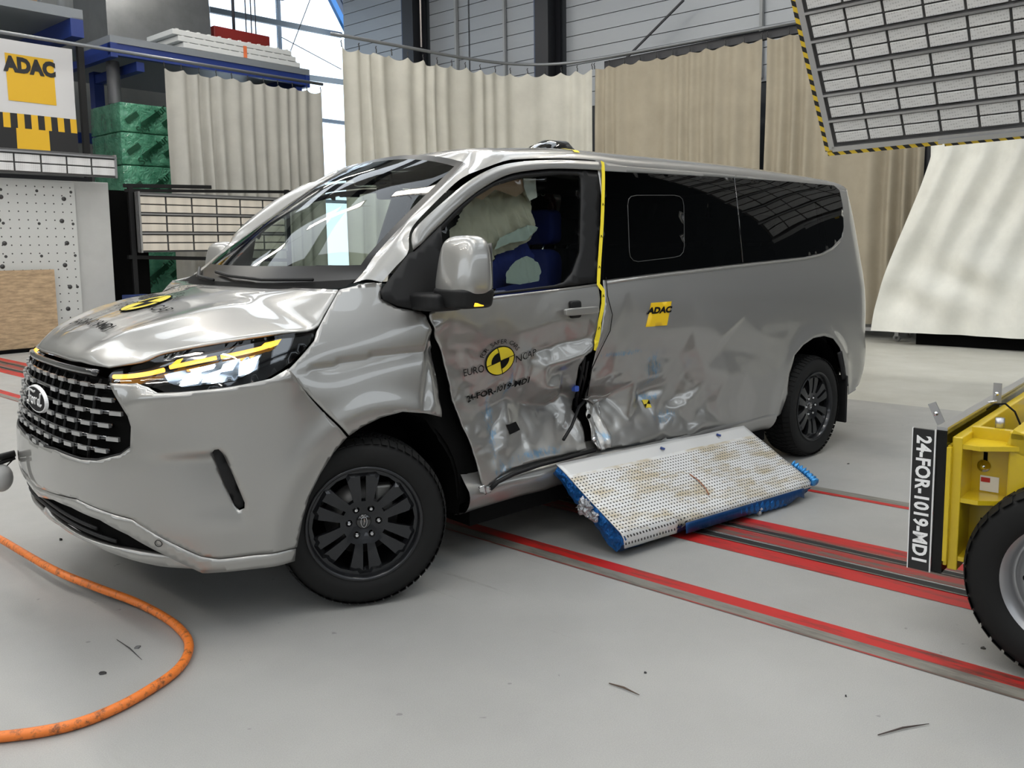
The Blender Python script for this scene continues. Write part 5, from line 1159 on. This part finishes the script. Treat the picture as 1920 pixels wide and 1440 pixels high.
gh('brace_beam', ue0-3, ue1, 14.0, 14.12, 3.55, 3.75, m_bl2)
for zz in (.55, 1.0): gh('guard_rail', ue0-6, ue0-.6, 13.9, 13.94, zd+.3+zz, zd+.34+zz, m_rail); gh('guard_rail', ue0+2.1, ue1+.9, 14.9, 14.94, zd+zz*.8, zd+.035+zz*.8, m_rail)
for u in (ue0-.62, ue0-2.2): gh('guard_post', u, u+.05, 13.88, 13.93, zd+.3, zd+1.9, m_rail)
gh('guard_post', ue1+.5, ue1+.56, 14.9, 14.95, zd, zd+1.0, m_rail)
# galvanised air duct on the platform
dk = thing('air_duct', 'big galvanised air duct with a rounded shoulder on the platform', 'duct', H(ue0+1.2, 13.8, zd+.1)); 
uu0 = huv(200, 30, HD, 13.2)[0]; uu1 = huv(392, 30, HD, 13.2)[0]; prof = [(uu0, 0), (uu0, 2.2), (uu1-.75, 2.2), (uu1-.35, 2.12), (uu1-.1, 1.9), (uu1, 1.55), (uu1+.04, 0)]
pr = crom([(a, b, 0) for a, b in prof[1:]], 40)[:, :2]; m_galv = mat('galvanised', (.24, .25, .26), .32, .85, vary=.12, vscale=2)
V = [H(a, v, zd+.1+b)-np.array(dk.location) for v in (13.2, 15.0) for a, b in [(uu0, 0)]+list(pr)]; n = len(pr)+1
mesh('duct_body', V, [(i, i+1, n+i+1, n+i) for i in range(n-1)]+[tuple(range(n))[::-1], tuple(range(n, 2*n))], m_galv, dk)
tag(tube('vertical_pipe', [H(ue0-.25, 12.6, zd-.2), H(ue0-.25, 12.6, 8.5)], .13, mat('pipe_galv', (.30, .31, .31), .4, .7), None, 16), 'vertical galvanised pipe rising beside the air duct', 'pipe')
fx = [H(huv(213, 150, HD, 12.2)[0], 12.2, z) for z in np.linspace(zlev[-1]+.03, zd-.2, 60)]; tag(tube('flexible_hose', fx, [.105+.012*(i % 2) for i in range(60)], mat('hose_grey', (.20, .20, .21), .5, .4), None, 14), 'ribbed grey flexible hose hanging down behind the green packs', 'hose')
# white wall panels on a pallet, strapped; a stack at the left edge; red tool crate
def slab_stack(name, label, pxa, pxb, v, n, zb):
    a = huv(*pxa, HD, v)[0]; b = huv(*pxb, HD, v)[0]; t = thing(name, label, 'panels', H(a, v, zb)); 
    for k in range(n):
        q = box('insulated_panel', HE*((b-a)/2-.10*k*(n > 2))+HD*.5+HZ*(.10+.105*k), (b-a, 1.0, .095), mat('panel_white', (.62, .63, .62), .5), t, HAX, bev=.008)
        for j in range(12): box('panel_rib', HE*(.1+(b-a-.2)*j/11-.10*k*(n > 2))+HD*.5+HZ*(.10+.105*k+.056), (.05, .99, .018), mat('panel_white', (.62, .63, .62), .5), t, HAX)
    for j in (.12, .5, .88): box('pallet_block', HE*(b-a)*j+HD*.5+HZ*.026, (.14, 1.0, .05), mat('pallet_wood', (.25, .16, .09), .8), t, HAX)
    if n > 1: box('orange_strap', HE*(b-a)*.5-HD*.008+HZ*.17, (.07, .01, .22), mat('strap_orange', (.70, .16, .05), .6), t, HAX)
    return t
slab_stack('panel_stack', 'stack of white insulated panels strapped in orange on the platform', (345, 100), (562, 100), 11.7, 3, zd+.10)
slab_stack('panel_stack', 'white ribbed panels lying on the upper deck above the banner', (-80, 40), (82, 45), 11.3, 2, zd+.345)
rc = hbox('red_crate', huv(402, 70, HD, 13.6)[0], huv(506, 70, HD, 13.6)[0], 13.6, 14.3, zd+.11, huv(450, 57, HD, 13.6)[2], mat('crate_red', (.22, .015, .012), .5), bev=.02); tag(rc, 'dark red crate on the platform behind the white panels', 'crate')
m_chain = mat('chain_dark', (.05, .05, .06), .4, .6)
for i, px_ in enumerate((437, 460, 470, 478)): p = huv(px_, 20, HD, 14.6); tag(tube('hoist_chain', [H(p[0], 14.6, zd+.11), H(p[0], 14.6, 8.8)], .035 if i == 0 else .014, m_chain, None, 6), ['thick dark hoist column above the red crate', 'hoist chain hanging above the red crate, next to the column', 'hoist chain hanging above the red crate, middle one of three', 'hoist chain hanging above the red crate, outermost one'][i], 'hoist')
# ---- glazed end of the hall: steel frame and panes
VF = 18.5; m_win = mat('window_steel', (.10, .14, .19), .4); g_win = glassmat('window_glass', (.90, .95, 1.0), 1.45)
wn = thing('window_1', None, None, H(0, VF, 0)); wn['kind'] = 'structure'; ow = np.array(wn.location)
US = np.arange(-4.2, 25.3, 4.2); ZS = [0, 2.9, 5.35, 9.2]
for u in US: box('mullion', H(u, VF, 4.6)-ow, (.09, .12, 9.2), m_win, wn, HAX)
for z in ZS: box('transom', H(10.5, VF, z)-ow, (29.4, .14, .10), m_win, wn, HAX)
pme = None
for a, b in zip(US, US[1:]):
    for c, d in zip(ZS, ZS[1:]):
        box('pane', H((a+b)/2, VF, (c+d)/2)-ow, (b-a-.09, .012, d-c-.1), g_win, wn, HAX)
ab = thing('roof_arch', 'inclined bright blue steel arch beside the end window', 'arch', H(0, 0, 0)); pA, pB = onpl(612, -20, HD, 16.5), onpl(655, 66, HD, 16.5); pC = pA+(pA-pB)*1.2; pD = pB+(pB-pA)*5; m_arch = mat('arch_blue', (.03, .22, .62), .35)
dv = HE*.26; bar('arch_flange', pC, pD, .12, .16, m_arch, ab); bar('arch_web', pC+dv, pD+dv, .05, .30, m_colb, ab); bar('arch_flange', pC+dv*1.6, pD+dv*1.6, .10, .14, m_colb, ab)
gd = thing('wall_girt', 'grey steel girt running across the end window under the arch', 'girder', H(0, 0, 0)); bar('girt', onpl(392, 18, HD, 16.9), onpl(640, 66, HD, 16.9), .10, .14, mat('girt_grey', (.16, .2, .24), .45), gd); bar('girt', onpl(560, 143, HD, 16.9), onpl(650, 155, HD, 16.9), .10, .14, mat('girt_grey', (.16, .2, .24), .45), gd)
tag(tube('cross_wire', [onpl(528, 70, HD, 16.6), onpl(640, 130, HD, 16.6)], .012, m_hook, None, 5), 'thin bracing wire running down across the end window', 'wire'); tag(tube('cross_wire', [onpl(585, -10, HD, 16.3), onpl(545, 95, HD, 16.3)], .012, m_hook, None, 5), 'thin bracing wire running up across the end window', 'wire')
hbox('wall_end', -12.6, huv(385, 100, HD, 16.0)[0], 16.0, 16.15, 0, 9.2, mat('end_wall_grey', (.30, .30, .28), .8, vary=.08, vscale=1.5), kind='structure')
# ================================================================ BARRIER FACE, TROLLEY, CABLE, BITS ON THE FLOOR
def perf_mat():
    m, t, b = nodes('perforated_sheet'); N = t.nodes; L = t.links; uv = N.new('ShaderNodeUVMap'); uv.uv_map = 'UVMap'
    def M(op, a, c=None, cl=False):
        n = N.new('ShaderNodeMath'); n.operation = op; n.use_clamp = cl
        for k, v in enumerate((a, c)):
            if v is None: continue
            if isinstance(v, (int, float)): n.inputs[k].default_value = v
            else: L.new(v, n.inputs[k])
        return n.outputs[0]
    sp = N.new('ShaderNodeSeparateXYZ'); L.new(uv.outputs[0], sp.inputs[0]); U, V_ = sp.outputs[0], sp.outputs[1]
    a = M('SUBTRACT', M('FRACT', M('MULTIPLY', U, 72.0)), .5); c = M('SUBTRACT', M('FRACT', M('MULTIPLY', V_, 27.0)), .5)
    d = M('SQRT', M('ADD', M('MULTIPLY', a, a), M('MULTIPLY', c, c))); hole = M('MULTIPLY', M('LESS_THAN', d, .235), M('LESS_THAN', V_, .80)); hole = M('MULTIPLY', hole, M('GREATER_THAN', V_, .015))
    n = N.new('ShaderNodeTexNoise'); n.inputs['Scale'].default_value = 5; n.inputs['Detail'].default_value = 6; n.inputs['Roughness'].default_value = .7; L.new(uv.outputs[0], n.inputs['Vector'])
    r = N.new('ShaderNodeValToRGB'); e = r.color_ramp.elements; e[0].position = .46; e[1].position = .60; e[0].color = (.70, .71, .71, 1); e[1].color = (.52, .46, .34, 1); L.new(n.outputs['Fac'], r.inputs[0])
    edge = M('LESS_THAN', V_, .84); x0 = N.new('ShaderNodeMix'); x0.data_type = 'RGBA'; L.new(edge, x0.inputs[0]); x0.inputs[6].default_value = (.62, .63, .63, 1); L.new(r.outputs[0], x0.inputs[7])
    x = N.new('ShaderNodeMix'); x.data_type = 'RGBA'; L.new(hole, x.inputs[0]); L.new(x0.outputs[2], x.inputs[6]); x.inputs[7].default_value = (.03, .03, .03, 1); L.new(x.outputs[2], b.inputs['Base Color'])
    b.inputs['Metallic'].default_value = .35; b.inputs['Roughness'].default_value = .42
    return m
TL = at(1043, 870, 'y', -1.005); TR = at(1395, 798, 'y', -1.005); BL = at(1176, 1012, 'z', .10); BR = at(1528, 908, 'z', .085)
bf = thing('honeycomb_barrier', 'crushed blue honeycomb barrier block under a perforated aluminium sheet, leaning on the sill', 'barrier', (BL+BR)/2*[1, 1, 0]); ob_ = np.array(bf.location)
def bil(u, v): return BL*(1-u)*(1-v)+BR*u*(1-v)+TL*(1-u)*v+TR*u*v
nrm = np.cross(BR-BL, TL-BL); nrm /= np.linalg.norm(nrm); nrm *= np.sign(nrm[2])
nu, nv = 60, 24; V = []; UVs = []
for i in range(nu):
    for j in range(nv):
        u, v = i/(nu-1.), j/(nv-1.); p = bil(u, v)+nrm*(.006*noise.noise(Vector((u*6, v*3, 1))))
        if v < .09: p = p-nrm*.05*((.09-v)/.09)**2*(1 if u < .28 else (.15 if u < .93 else .5))+(bil(u, v)-bil(u, .09))*.4*(u < .25)
        V.append(p-ob_); UVs.append((u, v))
sh_ = mesh('perforated_sheet', V, grid_faces(nu, nv), perf_mat(), bf, True); ul_ = sh_.data.uv_layers.new(name='UVMap')
for lp_ in sh_.data.loops: ul_.data[lp_.index].uv = UVs[lp_.vertex_index]
solid(sh_, .004)
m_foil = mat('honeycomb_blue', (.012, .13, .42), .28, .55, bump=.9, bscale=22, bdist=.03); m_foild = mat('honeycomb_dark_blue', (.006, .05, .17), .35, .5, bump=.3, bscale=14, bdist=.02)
# crumpled block: underside grid pushed away from the sheet
def under(u, v):
    th = .105+.03*noise.noise(Vector((u*5, v*4, 3)))+.02*noise.noise(Vector((u*16, v*12, 5))); p = bil(u, v)-nrm*th*(1-.35*v)+np.array([0, .0, 0]); p[2] = max(p[2], .006+.012*abs(noise.noise(Vector((u*9, v*9, 0))))); return p
nu2, nv2 = 70, 16; A = [[bil(.004+.992*i/(nu2-1), .01+.97*j/(nv2-1))-nrm*.006-ob_ for j in range(nv2)] for i in range(nu2)]; B = [[under(.004+.992*i/(nu2-1), .01+.97*j/(nv2-1))-ob_ for j in range(nv2)] for i in range(nu2)]
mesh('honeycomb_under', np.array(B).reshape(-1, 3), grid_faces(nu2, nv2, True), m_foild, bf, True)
def wall_(name, pa, pb, m, n=90, k=7, amp=.018):
    V = []
    for i in range(n):
        t = i/(n-1.)
        for j in range(k):
            h = j/(k-1.); p = pa(t)*(1-h)+pb(t)*h; w = math.sin(math.pi*h); q = amp*w*(1-abs(2*noise.noise(Vector((t*26, h*3, 2)))))+amp*w*noise.noise(Vector((t*9, h*2, 8))); V.append(p+np.array([-.6, -.7, .1])*q)
    return mesh(name, V, grid_faces(n, k), m, bf, True)
wall_('honeycomb_end', lambda t: bil(.004, .01+.97*t)-nrm*.006-ob_, lambda t: under(.004, .01+.97*t)-ob_, m_foil)
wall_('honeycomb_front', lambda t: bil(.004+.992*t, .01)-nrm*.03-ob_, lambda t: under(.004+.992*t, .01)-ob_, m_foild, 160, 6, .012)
wall_('honeycomb_end', lambda t: bil(.996, .01+.97*t)-nrm*.006-ob_, lambda t: under(.996, .01+.97*t)-ob_+np.array([.05, 0, 0])*math.sin(3.1*t), m_foil)
lipc = [bil(u, .0)-nrm*.006-ob_ for u in np.linspace(.27, .93, 40)]; lipd = [p+np.array([0, -.004, -.052+.012*math.sin(i*.9)*(i > 30)]) for i, p in enumerate(lipc)]
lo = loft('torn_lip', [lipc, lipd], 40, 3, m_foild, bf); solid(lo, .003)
rl_ = [bil(u, .02)-ob_+np.array([0, .02, -.055-.015*math.sin(8*u)]) for u in np.linspace(.55, .84, 30)]; tube('crumpled_roll', rl_, [.026+.007*math.sin(i*2.1)+.010*math.sin(math.pi*i/29) for i in range(30)], m_foil, bf, 14)
m_rag = mat('foil_tear', (.55, .57, .6), .25, .8, bump=.8, bscale=60, bdist=.02)
for (u, v, s) in ((.0, .52, .05), (.665, .0, .035), (.0, .40, .035)):
    c = bil(u, v)-nrm*.05-ob_+np.array([-.012 if u == 0 else 0, -.01, 0 if u == 0 else -.02]); bm = bmesh.new(); bmesh.ops.create_icosphere(bm, subdivisions=3, radius=s)
    for q in bm.verts: q.co *= .6+.8*abs(noise.noise(q.co*38)); q.co.x *= .6
    o = bmobj('torn_foil', bm, m_rag, bf); o.location = tuple(c)
curl = [bil(1.0, t)-nrm*.012-ob_+np.array([.03+.02*math.sin(9*t), 0, 0]) for t in np.linspace(.02, .34, 26)]; tube('crumpled_edge', curl, [.022+.009*math.sin(i*1.9) for i in range(26)], mat('foil_sky_blue', (.05, .28, .62), .3, .5), bf, 10)
tube('copper_thread', [bil(u, v)+nrm*.006-ob_ for u, v in ((.475, .52), (.485, .42), (.48, .30), (.465, .22))], .003, mat('thread_copper', (.35, .12, .05), .5), bf, 5)
for (u, v) in ((.47, .93), (.80, .95)): tube('blue_tie', [bil(u, v)+nrm*.004-ob_, bil(u+.004, v-.04)+nrm*.012-ob_], .007, mat('tie_blue', (.03, .06, .22), .4), bf, 6)
# ---- moving barrier trolley (hall coordinates; front face across the track)
m_ty = mat('trolley_yellow', (.60, .43, .010), .32, coat=.3, vary=.06, vscale=9); m_plx = glassmat('clear_plate', (.85, .86, .86), 1.45); m_brd = mat('board_black', (.012, .012, .013), .3)
tr_ = thing('barrier_trolley', 'yellow impact trolley with black number board and grey steel wheels', 'trolley', H(1.7, -3.4, 0)); ot = np.array(tr_.location)
def tb_(name, u0, u1, v0, v1, z0, z1, m, bev=0, parent=None): 
    return box(name, H((u0+u1)/2, (v0+v1)/2, (z0+z1)/2)-ot, (u1-u0, v1-v0, z1-z0), m, parent or tr_, HAX, bev)
UB = .905
nb_ = tb_('number_board', UB-.012, UB, -2.792, -2.722, .285, .795, m_brd)
tb_('board_edge', UB-.010, UB-.004, -2.722, -2.718, .283, .797, m_white); tb_('board_edge', UB-.010, UB-.004, -2.796, -2.792, .283, .797, m_white)
V, Fc = text2d('24-FOR-1019-MD1', .066, .0022, space=1.02); xs_ = [v[0] for v in V]; k_ = .455/(max(xs_)-min(xs_))
mesh('lettering', [H(UB-.0135, -2.757-y*1.0, .54-x*k_)-ot for x, y in V], Fc, m_white, nb_)
tb_('mount_plate', UB+.002, 2.55, -2.83, -2.795, .285, .800, m_plx); tb_('plate_rim', UB+.002, 2.55, -2.83, -2.795, .796, .808, m_alu)
tb_('front_flange', UB+.02, 2.5, -2.875, -2.842, .30, .775, m_ty, .004); tb_('front_flange', UB+.0, UB+.03, -2.845, -2.83, .33, .74, m_ty, .002)
web = tb_('recessed_web', UB+.16, UB+.19, -3.02, -2.87, .30, .79, m_ty); tb_('column', UB+.10, UB+.32, -3.13, -3.00, .28, .80, m_ty, .006)
for z in (.735, .545, .335):                 # gusset shelves: triangular plates
    V = [H(UB+.16, -2.875, z)-ot, H(UB+.025, -2.875, z)-ot, H(UB+.025, -2.93, z)-ot, H(UB+.12, -3.06, z)-ot, H(UB+.16, -3.06, z)-ot]; V2 = [p+np.array([0, 0, .016]) for p in V]
    mesh('gusset', V+V2, [(0, 1, 2, 3, 4)[::-1], (5, 6, 7, 8, 9)]+[(i, (i+1) % 5, 5+(i+1) % 5, 5+i) for i in range(5)], m_ty, tr_)
    tb_('back_gusset', UB+.01, UB+.06, -2.842, -2.832, z-.02, z+.01, m_ty)
for z in (.655, .415):
    o = lathe('slot_bolt', [(0, -.022), (.010, -.020), (.012, -.006), (.022, -.004), (.022, 0)], m_chr, tr_, 14, c=(0, 0, 0)); o.location = tuple(H(UB+.159, -2.915, z)-ot); o.rotation_euler = (0, 0, HA-math.pi/2)
    tb_('bolt_slot', UB+.1585, UB+.1595, -2.925, -2.912, z-.01, z+.05, m_dark)
lb_ = tb_('type_label', UB+.157, UB+.1595, -2.965, -2.905, .565, .62, m_white); tb_('label_mark', UB+.155, UB+.158, -2.937, -2.908, .598, .614, mat('label_red', (.5, .02, .02), .4), 0, None)
# sloping shoulder, beams, red maker's plate
bar('shoulder', H(UB+.21, -3.0, .775)-ot, H(UB+.21, -3.32, .655)-ot, .22, .07, m_ty, tr_); tb_('side_beam', UB+.10, UB+.30, -5.2, -3.1, .50, .66, m_ty, .006); tb_('side_beam', UB+1.30, UB+1.5, -5.2, -2.95, .40, .66, m_ty, .006); tb_('cross_beam', UB+.2, UB+1.45, -3.3, -3.1, .45, .66, m_ty, .006); tb_('deck_plate', UB+.25, UB+1.5, -5.2, -3.0, .665, .68, m_ty); tb_('cross_beam', UB+.2, UB+1.45, -5.2, -5.0, .42, .66, m_ty)
sg = tb_('maker_plate', UB+.093, UB+.101, -3.36, -3.145, .600, .648, mat('plate_red', (.42, .012, .02), .35)); V, Fc = text2d('ERE', .040, .0016, 'LEFT'); mesh('lettering', [H(UB+.091, -3.165-x, .624+y)-ot for x, y in V], Fc, m_white, sg)
tube('top_bolt', [H(UB+.2, -2.95, .79)-ot, H(UB+.2, -2.95, .825)-ot], .016, m_alu, tr_, 10)
tube('black_cable', [onpl(x, y, HE, UB+.22)-ot for x, y in ((1850, 768), (1865, 758), (1885, 757), (1903, 772), (1915, 800), (1925, 830))], .0035, m_ink, tr_, 6)
for (px_, py_, s) in ((1870, 738, .0), (1756, 775, .45)):
    c = onpl(px_, py_, HE, UB+.62 if s == 0 else UB+.3)-ot; a = np.array([0, 0, 1.])*math.cos(s)+HD*math.sin(s); bkt = box('steel_bracket', c, (.005, .03, .085), m_alu, tr_, (HE, np.cross(a, HE), a)); o = lathe('bracket_bolt', [(0, -.012), (.008, -.010), (.008, 0)], m_chr, tr_, 10); o.location = tuple(c-HE*.002+a*.0); o.rotation_euler = (0, 0, HA-math.pi/2)
tube('plate_stay', [onpl(1870, 752, HE, UB+.62)-ot, H(UB+.62, -2.81, .80)-ot], .006, m_alu, tr_, 6)
# wheel
wc = H(.86+.10, -3.235, .335)
def trolley_wheel(c, turn=0.0):
    w = make_tyre(.335, .205, 40, 'wheel', tr_); w.location = tuple(c-ot); w.rotation_euler = (0, 0, HA-math.pi/2+turn)
    m_st = mat('steel_rim', (.42, .42, .43), .35, .85)
    lathe('rim', [(.222, -.085), (.232, -.092), (.236, -.088), (.226, -.078), (.215, -.070), (.200, -.055), (.192, -.030), (.186, -.012), (.178, -.020), (.165, -.045), (.150, -.058), (.130, -.060), (.115, -.050), (.100, -.035), (.07, -.030), (.0, -.030)], m_st, w, 72)
    for k in range(16): a = 2*math.pi*k/16; d = lathe('rim_hole', [(0, -.0605), (.0125, -.0605), (.0135, -.055)], m_dark if k not in (6, 7) else m_ty, w, 12, c=(.1405*math.cos(a), 0, .1405*math.sin(a)))
    for k in range(5): a = 2*math.pi*k/5; lathe('lug_nut', [(0, -.052), (.009, -.050), (.011, -.03)], m_chr, w, 6, c=(.056*math.cos(a), 0, .056*math.sin(a)))
trolley_wheel(wc); trolley_wheel(H(.96, -4.95, .335)); trolley_wheel(H(2.55, -3.235, .335), math.pi); trolley_wheel(H(2.55, -4.95, .335), math.pi)
for v_ in (-3.235, -4.95): tube('axle', [H(1.0, v_, .335)-ot, H(2.5, v_, .335)-ot], .035, m_blk, tr_, 10)
# ---- orange hose on the floor
m_or = worn('hose_orange', (.78, .20, .03), (.12, .05, .025), .42, 30, (1, 1, 1), .5)
CB = [at(x, y, 'z', .0) for x, y in [(-60, 985), (0, 1028), (100, 1098), (180, 1124), (255, 1142), (315, 1170), (345, 1196), (355, 1218), (348, 1245), (325, 1272), (285, 1300), (230, 1332), (160, 1362), (90, 1380), (0, 1392), (-120, 1400)]]
zz = [.02, .05, .075, .055, .03, .02]+[.0175]*10
cbp = crom([(p[0], p[1], z) for p, z in zip(CB, zz)], 160); CBo = tube('orange_hose', cbp, .0165, m_or, None, 12); tag(CBo, 'dirty orange hose curving across the grey floor by the bumper', 'hose')
# ---- black clamp and grey cap at the front bumper
cl = thing('tension_clamp', 'black clamp arm reaching the bumper corner, with a grey cap on a wire', 'clamp', at(-40, 880, 'y', .62)*[1, 1, 0]); oc = np.array(cl.location)
def cp(x, y): return at(x, y, 'y', .62)-oc
tube('clamp_arm', [cp(-60, 862), cp(0, 857), cp(28, 850)], .016, m_blk, cl, 8); tube('clamp_arm', [cp(-60, 876), cp(0, 868), cp(28, 858)], .010, m_blk, cl, 8)
bm = bmesh.new(); bmesh.ops.create_uvsphere(bm, u_segments=20, v_segments=12, radius=1); [setattr(v.co, 'z', v.co.z) for v in bm.verts]
for v in bm.verts: v.co = Vector((v.co.x*.05, v.co.y*.05, v.co.z*.065))
o = bmobj('grey_cap', bm, mat('cap_grey', (.42, .42, .41), .35), cl, True); o.location = tuple(cp(2, 896))
tube('wire', [cp(2, 882), cp(10, 876), cp(24, 862)], .003, m_ink, cl, 5); bar('stand_leg', cp(-45, 866), np.array([cp(-45, 866)[0], cp(-45, 866)[1], 0]), .03, .03, m_blk, cl)
# ---- bits on the floor
def chip(px, py, s, m, label, n=7, h=.004, name='debris_chip'):
    c = at(px, py, 'z', 0); pts = [(s*(.6+.5*random.random())*math.cos(2*math.pi*k/n), s*(.6+.5*random.random())*math.sin(2*math.pi*k/n)) for k in range(n)]
    V = [(x, y, .0) for x, y in pts]+[(x*.8, y*.8, h*(.6+.8*random.random())) for x, y in pts]; o = mesh(name, V, [tuple(range(n, 2*n)), tuple(range(n))[::-1]]+[(i, (i+1) % n, n+(i+1) % n, n+i) for i in range(n)], m); o.location = tuple(c+np.array([0, 0, .0005])); tag(o, label, 'debris'); return o
m_chip = mat('chip_dark', (.03, .03, .03), .6)
chip(192, 1263, .018, m_chip, 'black plastic chip lying inside the bend of the orange hose'); chip(115, 1013, .009, m_chip, 'small dark bolt head on the floor under the bumper lip', 6, .012); chip(258, 1214, .014, mat('chip_grey', (.12, .12, .12), .7), 'flat grey smudge of rubber near the thin dark stick')
chip(1843, 1216, .010, m_chip, 'small black crumb on the floor beside the trolley tyre'); chip(1210, 1262, .006, m_chip, 'tiny black crumb on open floor below the red line'); chip(1586, 1306, .004, m_chip, 'tiny black speck on open floor between the two twigs'); chip(1590, 870, .010, m_chip, 'dark crumb on the floor in front of the number board')
def stick(a, b, r, label, m=None):
    A, B = at(*a, 'z', r+.001), at(*b, 'z', r+.001); mid = (A+B)/2+np.array([.004, .004, .002]); tag(tube('debris_stick', [A, mid, B], [r*.5, r, r*.3], m or m_chip, None, 6), label, 'debris')
stick((219, 1199), (266, 1237), .0022, 'thin dark stick inside the bend of the orange hose'); stick((1142, 1281), (1199, 1303), .0035, 'brown twig lying on open floor below the front wheel', mat('twig', (.10, .07, .05), .7)); stick((1646, 1378), (1742, 1357), .003, 'long dark twig on the scuffed floor by the red line', mat('twig_dark', (.05, .035, .03), .7))
